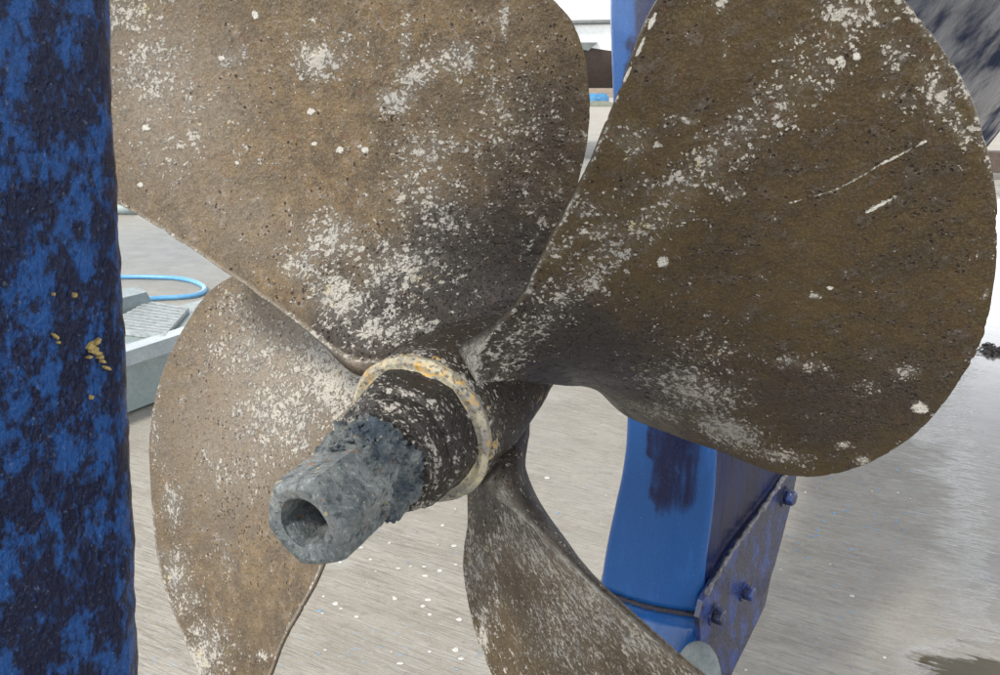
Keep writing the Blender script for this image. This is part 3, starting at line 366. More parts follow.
x_,r_=dens((-.135,.02),(-.135,.040),(-.12,.049),(-.05,.060),(.03,.0675),(.075,.0665),(.083,.064),(.0845,.058),(.0845,.03))
lathe('hub',x_,r_,M_HUB,260,(.0012,45),3,hub_attr)
# sealant ring round the aft end of the hub
def putty():
    m=NT('old_sealant'); p=m.obj(); n=m.noise(p,38,6,.62,.5); n2=m.noise(p,260,4,.7); n3=m.noise(m.map(p,loc=(5,2,1)),48,4,.65,.8)
    c=m.mix(m.ss(n,.40,.6),(.37,.335,.235),(.20,.19,.165)); c=m.mix(m.ss(n3,.53,.62,0,.9),c,(.46,.27,.05)); c=m.mix(m.ss(n2,.50,.64,0,.85),c,(.06,.05,.042)); c=m.mix(m.ss(n3,.40,.33,0,.85),c,(.42,.37,.22))
    return m.done(c,.7,0,m.bump(m.math('ADD',n,m.math('MULTIPLY',n2,.5)),.002))
x_,r_=dens((.078,.050),(.080,.0655),(.086,.0665),(.0905,.0625),(.0895,.057),(.0915,.053),(.089,.040))
lathe('sealant_ring',x_,r_,putty(),260,(.0022,60),8)
def hexr(X,R,T,I,ph=.15,k=.62):
    a=(T-ph+math.pi/6)%(math.pi/3)-math.pi/6; h=math.cos(math.pi/6)/np.cos(a); w=smooth(.086,.094,X)*smooth(.142,.112,X)*k
    return R*(1-w+w*h*1.04)
def dk_attr(X,R,T,Q): return dict(crust=.36+.30*fbm(Q*np.array([3,.6,.6]),22,3,15)+.20*smooth(.12,.142,X)+.25*np.exp(-((X-.118)/.003)**2),marks=0*X,dark=1+0*X,pale=0*X,ochre=0*X)
x_,r_=dens((.084,.052),(.090,.0575),(.110,.0570),(.119,.0545),(.1205,.0505),(.128,.0500),(.138,.0480),(.1395,.0445),(.146,.0430),(.148,.030))
lathe('propeller_nut',x_,r_,M_NUT,300,(.0014,50),21,dk_attr,hexr)
def zinc(name,dark=0.,bd=.0040):
    m=NT(name); p=m.obj(); n=m.noise(p,45,6,.68); n2=m.noise(p,170,5,.7,.4); n3=m.noise(p,480,4,.7); v=m.voro(m.vadd(p,m.vscale(m.noise(p,120,3,.6,col=True),.01)),130)
    c=m.mix(m.ss(n,.35,.62),(.200,.215,.208),(.105,.122,.125)); c=m.mix(m.ss(n2,.53,.63,0,.75),c,(.030,.038,.043)); c=m.mix(m.ss(n3,.58,.72,0,.6),c,(.34,.37,.365))
    c=m.mix(m.ss(n2,.44,.34,0,.75),c,(.33,.36,.345)); c=m.mix(m.ss(m.noise(m.map(p,loc=(6,3,9)),70,5,.7),.54,.66,0,.6),c,(.05,.06,.064))
    if dark: c=m.mix(m.ss(m.noise(m.map(p,loc=(4,4,1)),30,4,.6),.38,.58,0,dark),c,(.030,.048,.070))
    sp=m.noise(m.map(p,loc=(1,7,3)),115,3,.6); c=m.mix(m.ss(sp,.655,.69,0,.85),c,(.28,.11,.04)); sp2=m.noise(m.map(p,loc=(8,1,3)),140,3,.6); c=m.mix(m.ss(sp2,.67,.70,0,.9),c,(.42,.37,.22))
    return m.done(c,m.ss(n2,.3,.7,.45,.8),.25,m.bump(m.math('ADD',n2,m.math('MULTIPLY',n3,.5)),bd))
def lump(X,R,T,I):
    Q=np.stack([X,R*np.cos(T),R*np.sin(T)],1); r=fbm(Q,75,5,31,.62); st=np.clip(fbm(Q,130,2,33),0,1); r=.45*r+.55*np.round(r*4.5)/4.5; return R+.0080*r+.012*np.clip(st-.25,0,1)+.003*smooth(.15,.165,X)*smooth(.2,.18,X)*np.sign(fbm(Q,35,2,35))*.6
x_,r_=dens((.138,.030),(.140,.0370),(.150,.0395),(.162,.0385),(.176,.0355),(.186,.033),(.197,.030))
lathe('threaded_shaft_end',x_,r_,zinc('crumbling_zinc',.85),260,(.0012,240),30,None,lump)
# outer nut: rounded octagon, chamfered end face with an irregular hexagonal socket
def octr(X,R,T,I,ph=.5):
    ph=.78; a=(T-ph+math.pi/6)%(math.pi/3)-math.pi/6; h=math.cos(math.pi/6)/np.cos(a)/.955; n=len(x2); out=I<iface; r=np.where(out,R*(1+(h-1)*(.35+.65*smooth(.180,.192,X))*(1-.35*smooth(.240,.244,X))),R*(1+(h-1)*.65*smooth(.022,.030,R)))
    ah=(T-.9+math.pi/6)%(math.pi/3)-math.pi/6; hh=math.cos(math.pi/6)/np.cos(ah)*(1.42-.20*np.cos(T-2.0))*(1+(1/np.cos(ah)-1)*.5); r=np.where(R<.0205,R*(1+(hh-1)*smooth(.0205,.0155,R)),r); return r
x2,r2=[],[]
for seg_ in [((.178,.030),(.182,.0345)),((.182,.0345),(.215,.0352)),((.215,.0352),(.236,.0352)),((.236,.0352),(.244,.0330))]:
    a_,b2=dens(*seg_); x2+=a_[:-1]; r2+=b2[:-1]
iface=len(x2)
a_,b2=dens((.244,.0330),(.2455,.0290),(.2440,.0205),(.2425,.0150)); x2+=a_[:-1]; r2+=b2[:-1]
ihole=len(x2); a_,b2=dens((.2415,.0146),(.236,.0132),(.165,.0110),(.163,.0005)); x2+=a_; r2+=b2
lathe('end_nut',x2,r2,zinc('weathered_zinc',0.,.0016),360,(.0004,90),40,None,octr)
x_,r_=dens((-.62,.0),(-.60,.024),(-.13,.024),(-.125,.0)); lathe('propeller_shaft',x_,r_,M_HUB,64,(.0003,60),50,hub_attr)
# crumbs of scale standing up from the shaft end
def crumbs():
    V=[];F=[];rr=random.Random(4)
    for i in range(300):
        x=rr.uniform(.146,.194); t=rr.uniform(0,math.tau); R=float(np.interp(x,[.140,.150,.162,.176,.186,.195],[.037,.0395,.0385,.0355,.033,.033]))+rr.uniform(-.002,.001); c=AX*x+R*(math.cos(t)*E1+math.sin(t)*E2); s_=rr.uniform(.0010,.0030)
        b_=len(V); M_=Matrix.Rotation(rr.random()*6,3,'X')@Matrix.Rotation(rr.random()*6,3,'Z')
        for dx in (-1,1):
            for dy in (-1,1):
                for dz in (-1,1):
                    v=M_@Vector((dx*s_*rr.uniform(.7,1.3),dy*s_*.8*rr.uniform(.6,1.2),dz*s_*.5)); V.append(c+np.array(v))
        for f in ((0,1,3,2),(4,6,7,5),(0,4,5,1),(2,3,7,6),(0,2,6,4),(1,5,7,3)): F.append([b_+k for k in f])
    o=link('crust_crumbs',mesh('crust_crumbs',V,F,False),bpy.data.materials['crumbling_zinc'],prop); o['kind']='stuff'
crumbs()
# ------------------------------------------------------------------ blue paints
def blue_paint(name,light,navy,amount,scale=(1,1,1),rough=.22,bump=.0012,bsc=90,thr=.5,use=False,ct=.3,sp=.45,wd=.052):
    m=NT(name); p=m.obj(); q=m.map(p,scale=scale); n=m.noise(q,17,7,.70,.25); n2=m.noise(q,bsc,5,.6); n3=m.noise(p,420,4,.65); n4=m.noise(q,52,4,.6)
    k=m.math('ADD',m.math('MULTIPLY',n,.75),m.math('MULTIPLY',n4,.25))
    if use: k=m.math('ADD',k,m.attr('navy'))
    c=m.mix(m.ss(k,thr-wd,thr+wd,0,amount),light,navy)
    c=m.mix(m.ss(n2,.55,.75,0,.35),c,tuple(min(1,x*1.9+.01) for x in light)); c=m.mix(m.ss(n3,.60,.75,0,.30),c,(.25,.33,.48)); c=m.mix(m.ss(n3,.42,.30,0,.4),c,navy)
    nr=m.bump(m.math('ADD',m.math('MULTIPLY',n2,.9),m.math('MULTIPLY',n3,.18)),bump,.9)
    return m.done(c,m.ss(n2,.3,.7,rough*.7,rough*1.5),0,nr,ct,spec=sp)
M_RUD=blue_paint('mottled_blue_antifouling',(.0050,.048,.175),(.0006,.0016,.015),.96,(3.9,3.9,2.6),.22,.0034,75,.474,False,.0,.24)
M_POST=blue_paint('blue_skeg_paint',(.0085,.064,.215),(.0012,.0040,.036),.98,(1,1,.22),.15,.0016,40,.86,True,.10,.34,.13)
M_SIDE=blue_paint('dark_skeg_paint',(.005,.010,.048),(.007,.007,.018),.8,(1,1,.25),.18,.0022,60,.5,False,.0,.28)  # skeg blue with the shade of the starboard side painted in
M_SHOE=blue_paint('scuffed_blue_plate',(.010,.032,.150),(.010,.009,.020),.92,(2.4,2.4,1),.28,.0042,90,.475)
M_DARK=plain('dark_seam_paste',(.018,.016,.035),(.03,.028,.05),80,.3,.003)
# ------------------------------------------------------------------ rudder
rud=thing('rudder',tuple(B(-.42,0,.42)),'blue mottled rudder standing nearest on the left, dark navy blotches and a few yellow flakes','rudder')
EDGE=[(1.95,-.308),(1.327,-.363),(1.231,-.373),(1.167,-.378),(1.102,-.384),(.971,-.398),(.42,-.462)]
zs=np.linspace(.42,1.93,500); ez=np.interp(zs,[e[0] for e in EDGE][::-1],[e[1] for e in EDGE][::-1])
Rn=.030; NC=70
prof=[]
for t in np.linspace(0,1,46): prof.append((-.62+(.62-.041)*t**.8*1.0,.030))            # starboard face, aft to nose (relative to edge)
for t in np.linspace(0,math.pi,30)[1:-1]: prof.append((-.041+Rn*math.sin(t),Rn*math.cos(t)))
for t in np.linspace(1,0,20): prof.append((-.62+(.62-.041)*t,-.030))
prof=np.array(prof); npf=len(prof)
A=np.zeros((len(zs),npf,3)); A[:,:,0]=ez[:,None]+prof[None,:,0]; A[:,:,1]=prof[None,:,1]; A[:,:,2]=zs[:,None]
V=Bv(A.reshape(-1,3)); nrm=np.zeros_like(A); nrm[:,:,1]=np.sign(prof[None,:,1])*np.where(prof[None,:,0]<-.041,1,np.abs(prof[None,:,1])/Rn); nrm[:,:,0]=np.where(prof[None,:,0]>-.041,(prof[None,:,0]+.041)/Rn,0)
nr=nrm.reshape(-1,3); NW=nr[:,:1]*Fd+nr[:,1:2]*Sd
V=V+NW*(.0016*fbm(V,30,4,80)+.0009*fbm(V,120,3,84))[:,None]
base=np.array(B(-.42,0,.42)); Fc=gridfaces(len(zs),npf)
o=link('rudder_plate',mesh('rudder_plate',V-base,Fc),M_RUD,rud)
bm=bmesh.new(); bmesh.ops.create_cone(bm,cap_ends=True,segments=32,radius1=.03,radius2=.03,depth=.35)
for v in bm.verts: v.co+=Vector(B(-.42,0,2.0)-base)
bm_obj('rudder_stock',bm,M_DARK,rud,True)
def hit(px,py,n,P0):
    d=ray(px,py); O=np.array([0,0,CAMH]); t=((P0-O)@n)/(d@n); return O+d*t
M_FLK=plain('yellow_flake',(.50,.38,.14),(.38,.27,.09),200,.8,.002)
for (px,py,rx,ry,dg) in [(91,345,4.2,5,0),(96,342,5,3,-30),(93,350,4,3.4,0),(97,353,4.5,2.2,30),(100,357,2.4,3.0,-40),(102,361,1.6,3.6,-40),(107,368,1.6,4.2,-40),(89,357,2.6,1.8,0),(55,336,1.4,4.2,-25),(74,295,1.4,3.2,0),(53,294,.9,1.6,0),(91,397,1.2,3.4,10),(58,342,1.2,1.6,0)]:
    c=hit(px,py,Sd,B(0,.0308,0)); bm=bmesh.new(); rr=random.Random(int(px*7+py)); sc_=.00047; th=math.radians(dg); ring=[]; ring2=[]
    for i in range(9):
        a=i/9*math.tau; u=rx*math.cos(a)*rr.uniform(.6,1.3); w=ry*math.sin(a)*rr.uniform(.6,1.3); uu=(u*math.cos(th)-w*math.sin(th))*sc_*1.5; ww=-(u*math.sin(th)+w*math.cos(th))*sc_
        ring.append(bm.verts.new(c+Fd*uu+np.array([0,0,ww])-Sd*.002-base)); ring2.append(bm.verts.new(c+Fd*uu*.8+np.array([0,0,ww*.8])+Sd*.0012-base))
    bm.faces.new(ring2)
    for i in range(9): bm.faces.new([ring[i],ring[(i+1)%9],ring2[(i+1)%9],ring2[i]])
    bm_obj('paint_flake',bm,M_FLK,rud)
# ------------------------------------------------------------------ boat: hull, skeg, heel plate, bolts
boat=thing('boat_hull',tuple(B(2,0,0)),'glossy dark blue boat hull behind the propeller, with its bright blue skeg','boat')
bb=B(2,0,0)
def hull_mat():
    m=NT('glossy_dark_hull'); p=m.obj(); ang=math.atan2(Fd[1],Fd[0]); q=m.map(p,rot=(0,0,-ang),scale=(.8,6,6)); st=m.noise(q,1.9,6,.62,.2); n=m.noise(p,2.2,4,.6,.3); n2=m.noise(p,60,4,.6)
    c=m.mix(m.ss(m.math('ADD',m.math('MULTIPLY',st,.7),m.math('MULTIPLY',n,.3)),.42,.60),(.012,.018,.040),(.045,.058,.085)); c=m.mix(m.ss(n2,.6,.8,0,.25),c,(.12,.13,.15))
    k=m.math('ADD',m.math('MULTIPLY',st,.45),m.math('MULTIPLY',n,.55)); return m.done(c,m.ss(k,.40,.58,.55,.16),0,m.bump(m.math('ADD',st,m.math('MULTIPLY',n2,.06)),.010,.5),0,spec=m.ss(k,.42,.60,.02,.6))
ds=np.concatenate([np.linspace(-.62,3,60),np.linspace(3.1,3.95,12)])
def zc(d): return np.logaddexp((1.76-.62*d)*8,.12*8)/8
def beam(d): return np.clip(np.minimum(.55+.12*(d+.8),.86)*np.sqrt(np.clip((4.1-d)/2.0,0,1)),.02,2)
secs=[]
for d in ds:
    bm_=beam(d); z0=zc(d); row=[]
    for t in np.linspace(0,1,16): s_=.06*min(1,bm_)+t*(bm_-.06*min(1,bm_)); row.append((d,s_,z0+1.75*s_))
    zt=row[-1][2]; top=max(zt+.35,2.5)
    for t in np.linspace(0,1,7)[1:]: row.append((d,bm_+.06*math.sin(t*1.6),zt+(top-zt)*t))
    secs.append([(a,-b_,c) for a,b_,c in row[::-1]]+row)
npr=len(secs[0]); V=Bv([p for r in secs for p in r])-bb; F=[tuple(f) for f in gridfaces(len(ds),npr,False)]
F+= [tuple(range(npr))[::-1],tuple((len(ds)-1)*npr+i for i in range(npr))]
for i in range(len(ds)-1): F.append((i*npr,(i+1)*npr,(i+1)*npr+npr-1,i*npr+npr-1))
link('hull_shell',mesh('hull_shell',V,F),hull_mat(),boat)
# skeg: lofted section, rounded aft face, flaring forward
zl=[2.0,1.38,1.30,1.245,1.1,.95,.85,.766,.704,.66,.616,.58,.548,.51,.472,.462]
sl_=[-.085,-.078,-.073,-.069,-.055,-.040,-.032,-.027,-.028,-.033,-.041,-.047,-.052,-.057,-.0605,-.061]
sr=[.085,.086,.087,.088,.093,.10,.106,.112,.1165,.1155,.1145,.1125,.110,.1105,.1115,.112]
ZL=np.linspace(2.0,.462,150); SL=np.interp(ZL,zl[::-1],sl_[::-1]); SR=np.interp(ZL,zl[::-1],sr[::-1])
for _ in range(4): SL[1:-1]=(SL[:-2]+SL[2:]+2*SL[1:-1])/4; SR[1:-1]=(SR[:-2]+SR[2:]+2*SR[1:-1])/4
FL=math.tan(math.radians(15))
def skeg_ring(z,s0,s1,dfwd,d0=.58,rc=.016):
    r=[]; c=.5*(s0+s1); hw=.5*(s1-s0)
    r.append((dfwd,s0-FL*(dfwd-d0)*.6,z))
    for t in np.linspace(.8,.1,6): r.append((d0+.02+(dfwd-d0)*t,s0-FL*(dfwd-d0)*.6*t,z))
    for a in np.linspace(0,math.pi/2,8): r.append((d0+rc*(1-math.sin(a)),s0+rc*(1-math.cos(a)),z))
    for t in np.linspace(0,1,10)[1:-1]: r.append((d0-.010*math.sin(math.pi*t),s0+rc+(s1-s0-2*rc)*t,z))
    for a in np.linspace(math.pi/2,0,8): r.append((d0+rc*(1-math.sin(a)),s1-rc*(1-math.cos(a)),z))
    for t in np.linspace(.1,.9,12): r.append((d0+.0+(dfwd-d0)*t,s1+FL*(dfwd-d0)*t,z))
    r.append((dfwd,s1+FL*(dfwd-d0),z)); return r
def loft(name,rings,mat,parent,org,noise=0,attr=None,mat2=None,seed=0):
    n=len(rings[0]); V=Bv([p for r in rings for p in r])
    if noise: V=V+np.stack([fbm(V,14,3,seed+i) for i in range(3)],1)*noise
    F=[tuple(f) for f in gridfaces(len(rings),n)]+[tuple(range(n))[::-1],tuple((len(rings)-1)*n+i for i in range(n))]
    me=mesh(name,V-org,F); o=link(name,me,mat,parent)
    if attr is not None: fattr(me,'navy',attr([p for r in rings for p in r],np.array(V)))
    if mat2:
        me.materials.append(mat2[0])
        for p in me.polygons:
            if mat2[1](np.array(p.center)+org): p.material_index=1
    return o
def dwall(z): return .99-.05*(z-.5)                       # forward limit of what is built here; the deadwood takes over
def HD(z): return float(np.interp(z,[.20,.25,.30,.37,.47,.57,.62,2.1],[.50,.585,.655,.795,.855,.893,.92,1.6]))
rings=[skeg_ring(z,a_,c_,.88+.35*max(0,z-.55)+.02) for z,a_,c_ in zip(ZL,SL,SR)]
rings=[skeg_ring(z,a_,c_,min(.88+.35*max(0,z-.55)+.02,HD(z))) for z,a_,c_ in zip(ZL,SL,SR)]
def navy(p,V):  # dark patch stands for the propeller's reflection, painted into the post colour
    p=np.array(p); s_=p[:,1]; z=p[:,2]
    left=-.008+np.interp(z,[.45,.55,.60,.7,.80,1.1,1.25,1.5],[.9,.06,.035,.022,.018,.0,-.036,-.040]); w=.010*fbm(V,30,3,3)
    refl_band=smooth(-.003,.004,s_-left+w)*smooth(.575,.655,z+.02*fbm(V*np.array([1,1,.2]),60,3,5)+.25*(-.02-s_+.06))
    right=smooth(.112,.088,s_)+smooth(.74,.86,z); refl_band=refl_band*np.clip(right*1.0,0,1)*smooth(.62,.60,p[:,0]-0*s_)
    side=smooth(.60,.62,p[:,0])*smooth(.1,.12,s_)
    return np.clip(refl_band*.5+side*.45,0,.6)
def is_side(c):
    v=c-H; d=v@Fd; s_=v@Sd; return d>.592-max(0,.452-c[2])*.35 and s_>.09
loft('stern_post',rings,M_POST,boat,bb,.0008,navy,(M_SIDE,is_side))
# deadwood between the stern post and the hull
rg=[]
for d,zb,zt,w1,w2 in [(.90,.60,1.5,.10,.17),(1.2,.72,1.3,.10,.20),(1.8,.62,1.1,.10,.2),(2.6,.20,.8,.1,.14)]:
    rg.append([(d,-w1,zb),(d,w2*.55,zb),(d,w2,zb+.04),(d,w2*.8,zt),(d,-w1,zt)])
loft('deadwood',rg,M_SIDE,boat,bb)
# heel casting below the seam
HZ=[.452,.43,.40,.37,.34,.31,.28,.25,.20]
rings=[skeg_ring(z,-.061-.0*(.45-z),.112+.02*(.45-z),HD(z),min(.58-(.452-z)*.35,HD(z)-.06),.014) for z in HZ]
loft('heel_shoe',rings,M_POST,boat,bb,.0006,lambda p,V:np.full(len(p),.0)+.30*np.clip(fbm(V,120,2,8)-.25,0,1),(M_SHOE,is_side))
# seam bead
def tube(name,pts,r,mat,parent=None,org=np.zeros(3),seg=10,noise=0,seed=0):
    P=np.array(pts,float); n=len(P); T=np.gradient(P,axis=0); T/=np.linalg.norm(T,axis=1,keepdims=True)
    up=np.array([0,0,1.]); A_=np.cross(T,up); bad=np.linalg.norm(A_,axis=1)<.05; A_[bad]=np.cross(T[bad],[1,0,0]); A_/=np.linalg.norm(A_,axis=1,keepdims=True); B_=np.cross(A_,T)
    t=np.linspace(0,math.tau,seg,endpoint=False); rr=np.full(n,r)
    V=P[:,None]+rr[:,None,None]*(np.cos(t)[None,:,None]*A_[:,None]+np.sin(t)[None,:,None]*B_[:,None]); V=V.reshape(-1,3)
    if noise: V=V+np.stack([fbm(V,1/r*.5,3,seed+i) for i in range(3)],1)*noise
    F=[tuple(f) for f in gridfaces(n,seg)]+[tuple(range(seg))[::-1],tuple((n-1)*seg+i for i in range(seg))]
    return link(name,mesh(name,V-org,F),mat,parent)
def resample(P,n):
    P=np.array(P,float); L_=np.concatenate([[0],np.cumsum(np.linalg.norm(np.diff(P,axis=0),axis=1))]); t=np.linspace(0,L_[-1],n); return np.stack([np.interp(t,L_,P[:,i]) for i in range(P.shape[1])],1)
sp=skeg_ring(.457,-.062,.113,.66); sp=[p for p in sp if p[0]<.66]; tube('weld_seam',Bv(resample(sp,90)),.0042,M_DARK,boat,bb,12,.0022,4)
# side plate with three bolts, and the pale bead along its top edge
nP=Sd*math.cos(math.radians(15))-Fd*math.sin(math.radians(15)); P0=B(.58,.112,0)
pl=[hit(px,py,nP,P0+nP*.006) for px,py in [(699,618),(703,601),(711,586),(722,566),(736,545),(752,523),(768,501),(786,474),(797,474),(792,500),(783,535),(775,565),(763,600),(749,624),(735,649),(721,674),(709,692),(702,660)]]
bm=bmesh.new(); t1=[bm.verts.new(p-bb) for p in pl]; t2=[bm.verts.new(p-nP*.009-bb) for p in pl]
bm.faces.new(t1); bm.faces.new(t2[::-1])
for i in range(len(pl)): bm.faces.new([t1[i],t2[i],t2[(i+1)%len(pl)],t1[(i+1)%len(pl)]])
bevelled(bm,.003,2,.9); pb=bm_obj('heel_plate',bm,M_SHOE,boat); pb['label']='scuffed blue plate bolted to the side of the heel'
sd_=[hit(px,py,nP,P0+nP*.010) for px,py in [(706,594),(711,586),(722,566),(736,545),(752,523),(768,501),(786,474)]]
tube('sealant_bead',resample(sd_,120),.0035,plain('speckled_bead',(.10,.10,.13),(.32,.31,.30),160,.5,.003),boat,bb,8,.004,9)
for px,py,rr_ in [(714,614,.0145),(744,591,.0135),(785,496,.0150)]:
    c=hit(px,py,nP,P0+nP*.006); z_=Vector(nP); x_v=Vector((0,0,1)); y_=z_.cross(x_v).normalized(); x_v=y_.cross(z_)
    Mx=Matrix((x_v,y_,z_)).transposed().to_4x4(); Mx.translation=Vector(c-bb)
    bm=bmesh.new(); bmesh.ops.create_cone(bm,cap_ends=True,segments=28,radius1=rr_*1.35,radius2=rr_*1.3,depth=.004)
    for v in bm.verts: v.co=Mx@(v.co+Vector((0,0,.001)))
    w_=bm_obj('washer',bm,M_SHOE,boat)
    bm=bmesh.new(); bmesh.ops.create_cone(bm,cap_ends=True,segments=6,radius1=rr_,radius2=rr_*.92,depth=.017); bevelled(bm,.003,2,.5)
    for v in bm.verts: v.co=Mx@(Matrix.Rotation(random.random(),4,'Z')@Vector((0,0,0))+v.co+Vector((0,0,.010)))
    bm_obj('bolt',bm,bpy.data.materials['scuffed_blue_plate'],boat,True)
# grey anode below the seam
c=hit(697,683,nP,P0+nP*.03)
bm=bmesh.new(); bmesh.ops.create_uvsphere(bm,u_segments=40,v_segments=24,radius=.066)
z_=Vector((0.25*Sd-Fd*.9+np.array([0,0,.25]))).normalized(); y_=z_.cross(Vector((0,0,1))).normalized(); x_v=y_.cross(z_)
Mx=Matrix((x_v,y_,z_)).transposed().to_4x4(); Mx.translation=Vector(c-bb)
for v in bm.verts: v.co=Mx@Vector((v.co.x,v.co.y*.56,v.co.z*.22))
a_o=bm_obj('anode',bm,plain('dull_zinc_plate',(.17,.19,.19),(.10,.115,.115),60,.55,.0006,metal=.3),boat,True)
# ------------------------------------------------------------------ grey punt at left with slatted grating
zT=.26
P1=ground_at(105,357,zT); P2=ground_at(215,322,zT); ud=(P2-P1); ud/=np.linalg.norm(ud); vd=np.array([-ud[1],ud[0],0]); 
if vd[0]>0 and vd[1]<0: vd=-vd
pc=P1.copy(); pc[2]=0
punt=thing('punt',tuple(pc),'small pale grey flat punt lying on the concrete between rudder and left blade','punt')
def PL(u,v,z): return P1*np.array([1,1,0])+ud*u+vd*v+np.array([0,0,z])
M_GREY=plain('grey_painted_metal',(.27,.32,.31),(.22,.27,.265),9,.45,.0006); M_LG=plain('pale_rub_rail',(.40,.45,.47),(.33,.38,.40),14,.35,.0005)
M_GR=plain('grating_grey',(.40,.43,.43),(.24,.27,.27),30,.6,.001)
def quadbox(name,u0,u1,v0,v1,z0,z1,mat,par,org,bev=.006,tap=0):
    bm=bmesh.new(); vv=[]
    for z in (z0,z1):
        k=tap if z==z1 else 0
        for u,v in ((u0+k,v0+k),(u1-k,v0+k),(u1-k,v1-k),(u0+k,v1-k)): vv.append(bm.verts.new(PL(u,v,z)-org))
    for f in ((3,2,1,0),(4,5,6,7),(0,1,5,4),(1,2,6,5),(2,3,7,6),(3,0,4,7)): bm.faces.new([vv[i] for i in f])
    bevelled(bm,bev); return bm_obj(name,bm,mat,par)
qb=ground_at(168,305,zT); V1=max(.25,float((qb-P1)@vd))
quadbox('hull',-1.0,1.25,.02,V1-.01,.012,zT-.05,M_GREY,punt,pc,.015)
quadbox('gunwale',-1.05,1.30,-.02,.055,zT-.055,zT+.002,M_LG,punt,pc,.024)
quadbox('deck_edge',-1.0,1.25,.058,V1,zT-.048,zT-.018,M_GREY,punt,pc,.004)
def pxbox(name,cor,z0,z1,mat,par,org,bev=.004,tap=0.):
    G=[ground_at(x,y,z0) for x,y in cor]; c=sum(G)/4; bm=bmesh.new(); lo=[bm.verts.new(g-org) for g in G]; hi=[bm.verts.new(c+(g-c)*(1-tap)+np.array([0,0,z1-z0])-org) for g in G]
    bm.faces.new(lo[::-1]); bm.faces.new(hi)
    for i in range(4): bm.faces.new([lo[i],lo[(i+1)%4],hi[(i+1)%4],hi[i]])
    bevelled(bm,bev); return bm_obj(name,bm,mat,par)
g00,g10,g11,g01=[np.array(p,float) for p in ((100,332),(165,340),(190,311),(150,304))]
def gq(u,v): p=(g00*(1-u)+g10*u)*(1-v)+(g01*(1-u)+g11*u)*v; return tuple(p)
zg=zT-.016
for i in range(11):
    v=i/11; pxbox('slat',[gq(0,v),gq(1,v),gq(1,v+.058),gq(0,v+.058)],zg,zg+.020,M_GR,punt,pc,.002)
for i in range(9):
    u=i/8*.97; pxbox('cross_bar',[gq(u,0),gq(u+.03,0),gq(u+.03,.97),gq(u,.97)],zg+.0005,zg+.012,M_GR,punt,pc,.0015)
pxbox('locker_box',[(60,330),(154,306),(142,299),(60,316)],zT-.017,zT+.050,plain('locker_grey',(.24,.29,.30),(.20,.25,.26),9,.5),punt,pc,.008,.12)
# ------------------------------------------------------------------ blue hose
hp=[(60,284),(90,279),(120,277),(150,277),(175,278),(192,281),(203,286),(204,291),(196,295),(180,297),(160,298),(140,300),(120,303),(90,306)]
hw=[ground_at(x,y,.016) for x,y in hp]; hs=np.array(hw)
from mathutils import geometry
def crom(P,n=12):
    P=[P[0]]+list(P)+[P[-1]]; o=[]
    for i in range(1,len(P)-2):
        for k in range(n):
            t=k/n; a,b_,c,d=map(np.array,P[i-1:i+3]); o.append(.5*((2*b_)+(-a+c)*t+(2*a-5*b_+4*c-d)*t*t+(-a+3*b_-3*c+d)*t**3))
    o.append(np.array(P[-2])); return np.array(o)
M_HOSE=plain('blue_hose_plastic',(.10,.32,.58),(.14,.38,.62),6,.35,.0003)
ho=tube('garden_hose',crom(hw),.0135,M_HOSE,None,np.zeros(3),12); tag(ho,'light blue hose lying in a loop on the ground behind the grey punt','hose')
# pale pipe end far left
g=ground_at(118,209,.05); o=tube('plastic_pipe',[g+np.array([-1.6,.1,0]),g+np.array([-.6,.02,0]),g+np.array([.02,0,0]),g+np.array([.16,-.01,0])],.045,plain('green_grey_plastic',(.30,.36,.35),(.24,.29,.28),8,.5),None,np.zeros(3),16); tag(o,'grey-green plastic pipe on the ground at the far left, just right of the rudder','pipe')
# ------------------------------------------------------------------ far white motor boat ashore
fb=thing('motor_boat',(1.2,13.,0),'white motor boat with dark brown bottom ashore in the distance, seen between the upper blades','boat')
fo=np.array([1.2,13.,0])
def fl_loft(name,rows,mat,close=True):
    n=len(rows[0]); V=np.array([p for r in rows for p in r],float); F=[tuple(f) for f in gridfaces(len(rows),n,False)]
    for r in (0,len(rows)-1): F.append(tuple(r*n+i for i in range(n)))
    return link(name,mesh(name,V,F),mat,fb)
xs=np.linspace(-3.6,3.6,37)
def wb(x): return 1.15*math.sqrt(max(.02,1-((x+.6)/4.3)**2)) if x>-.6 else 1.15-.08*(-.6-x)
M_WH=plain('white_gelcoat',(.82,.84,.83),(.76,.79,.79),3,.25,.0002); M_BB=plain('brown_antifouling',(.060,.040,.032),(.045,.032,.027),4,.7,.002)
rt=[];rb=[]
for x in xs:
    w=wb(x); sh=2.06+.02*x+.012*x*x; ch=1.36-.055*(x+3)+.012*x*x*(x<0)
    ch=1.44-.14*(x+.1) if x>-.6 else 1.51
    ch=max(1.2,min(1.52,ch))
    rt.append([(x,-w*.9,ch),(x,-w*.97,(ch+sh)/2),(x,-w,sh),(x,w,sh),(x,w*.97,(ch+sh)/2),(x,w*.9,ch)])
    kl=.93; bt=1.0
    rb.append([(x,-w*.895,ch+.002),(x,-w*.80,bt),(x,-.10,kl),(x,.10,kl),(x,w*.80,bt),(x,w*.895,ch+.002)])
fl_loft('topsides',rt,M_WH); fl_loft('bottom',rb,M_BB)
tube('rubbing_strake',[np.array([x,-wb(x)*.985-.015,1.735+.02*x])for x in xs],.028,plain('grey_rubber',(.16,.17,.17),(.12,.13,.13),20,.6),fb)
tube('toe_rail',[np.array([x,-wb(x)-.01,2.11+.02*x+.012*x*x])for x in xs],.05,plain('weathered_teak',(.22,.18,.15),(.17,.14,.12),20,.7),fb)
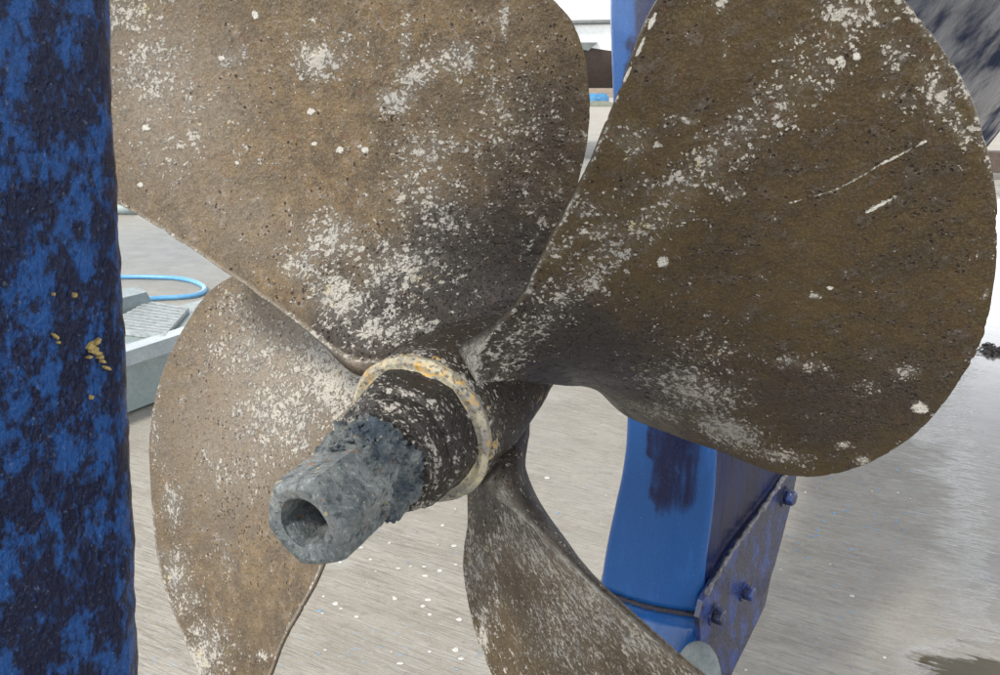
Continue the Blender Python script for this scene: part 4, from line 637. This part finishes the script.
for x in (-2.4,-1.2,2.6):
    bm=box_bm((x,0,.43),(.35,1.0,.85),None,.01); bm_obj('keel_block',bm,plain('cradle_timber',(.16,.12,.08),(.12,.09,.06),8,.8),fb)
# small grey wedge (trim tab) under the chine
bm=bmesh.new(); vs_=[bm.verts.new(v) for v in [(-.45,-1.10,1.50),(.0,-1.10,1.50),(-.12,-1.10,1.40),(-.45,-.7,1.50),(.0,-.7,1.50),(-.12,-.7,1.40)]]
for f in ((0,1,2),(5,4,3),(0,3,4,1),(1,4,5,2),(2,5,3,0)): bm.faces.new([vs_[i] for i in f])
bm_obj('trim_tab',bm,plain('grey_trim',(.14,.16,.15),(.1,.12,.11),10,.5),fb)
# ------------------------------------------------------------------ far heap, bank, timber, debris
def lumpy(name,c,s,mat,label,cat,seed=0,n=28,rough=.25,par=None):
    bm=bmesh.new(); bmesh.ops.create_icosphere(bm,subdivisions=4,radius=1)
    V=np.array([v.co[:] for v in bm.verts]); k=1+rough*fbm(V,1.6,4,seed)
    V=V*k[:,None]*np.array(s); V[:,2]=np.maximum(V[:,2],-.02)
    for v,p in zip(bm.verts,V): v.co=Vector(p)
    o=bm_obj(name,bm,mat,par,True); o.location=c
    if label: tag(o,label,cat)
    return o
g=ground_at(596,104); lumpy('tarpaulin_heap',tuple(g+np.array([.0,.3,0])),(.36,.3,.30),plain('blue_tarpaulin',(.06,.22,.40),(.04,.16,.32),3,.5),'crumpled blue tarpaulin heap far away between the upper blade and the skeg','tarpaulin',3,rough=.75)
g=ground_at(600,106.5); lumpy('fishing_net_heap',tuple(g),(.55,.2,.16),plain('green_net',(.13,.15,.11),(.2,.2,.16),5,.9),'low grey-green heap of netting in front of the blue tarpaulin','net',5)
bx=np.linspace(-60,90,90); rows=[]
for i,(yy,zz) in enumerate([(33,-.05),(34.5,.32),(37,.62),(42,.85),(50,.7),(60,-.05)]):
    rows.append([(x,yy+1.2*math.sin(x*.13+i),zz*(1+.25*math.sin(x*.31+i*2))) for x in bx])
V=np.array([p for r in rows for p in r]); tag(link('sand_bank',mesh('sand_bank',V,gridfaces(len(rows),len(bx),False)),plain('sandy_earth',(.26,.20,.14),(.20,.155,.11),.8,.9,.01,3)),kind='structure')
g1=ground_at(960,176); g2=ground_at(1040,180); dv=(g2-g1)/np.linalg.norm(g2-g1); bm=box_bm((0,0,0),(3.4,.22,.24),None,.012)
o=bm_obj('timber_baulk',bm,plain('dark_wet_timber',(.055,.035,.028),(.09,.065,.05),14,.7,.004),None); cc=(g1+g2)/2; o.location=(cc[0]+.4,cc[1]+.2,.15); o.rotation_euler=(0,0,math.atan2(dv[1],dv[0])); tag(o,'dark brown timber baulk on the ground beyond the right edge of the right blade','timber')
g=ground_at(1000,179); lumpy('gravel_heap',tuple(g+np.array([.25,0,0])),(.55,.12,.07),plain('grey_rubble',(.20,.19,.18),(.12,.11,.10),14,.9,.01),'low grey heap of rubble in front of the dark timber baulk','rubble',7,rough=.6)
# dark seaweed clump right
sw=[]
V=[];F=[];rr=random.Random(11); g=ground_at(996,352)
for i in range(150):
    a=rr.uniform(0,math.tau); R_=abs(rr.gauss(0,.5)); cx=g[0]+R_*math.cos(a)*.085; cy=g[1]+R_*math.sin(a)*.11; th=rr.uniform(0,math.pi); L_=rr.uniform(.015,.05); w_=rr.uniform(.003,.009); z_=rr.uniform(.002,.014); b_=len(V)
    for k in range(4):
        t=k/3-.5; x=cx+math.cos(th+t*1.2)*L_*t; y=cy+math.sin(th+t*1.2)*L_*t; zz=.003+z_*(1-4*t*t)
        V+=[(x-math.sin(th)*w_,y+math.cos(th)*w_,zz),(x+math.sin(th)*w_,y-math.cos(th)*w_,zz),(x,y,zz+.003)]
    for k in range(3):
        p=b_+k*3; F+=[(p,p+3,p+5,p+2),(p+2,p+5,p+4,p+1),(p+1,p+4,p+3,p)]
    F+=[(b_,b_+2,b_+1),(b_+9,b_+10,b_+11)]
tag(link('seaweed_clump',mesh('seaweed_clump',V,F,False),plain('dried_seaweed',(.03,.026,.022),(.07,.06,.05),60,.8,.001)),'small dark clump of dried seaweed on the wet concrete beside the right blade','seaweed')
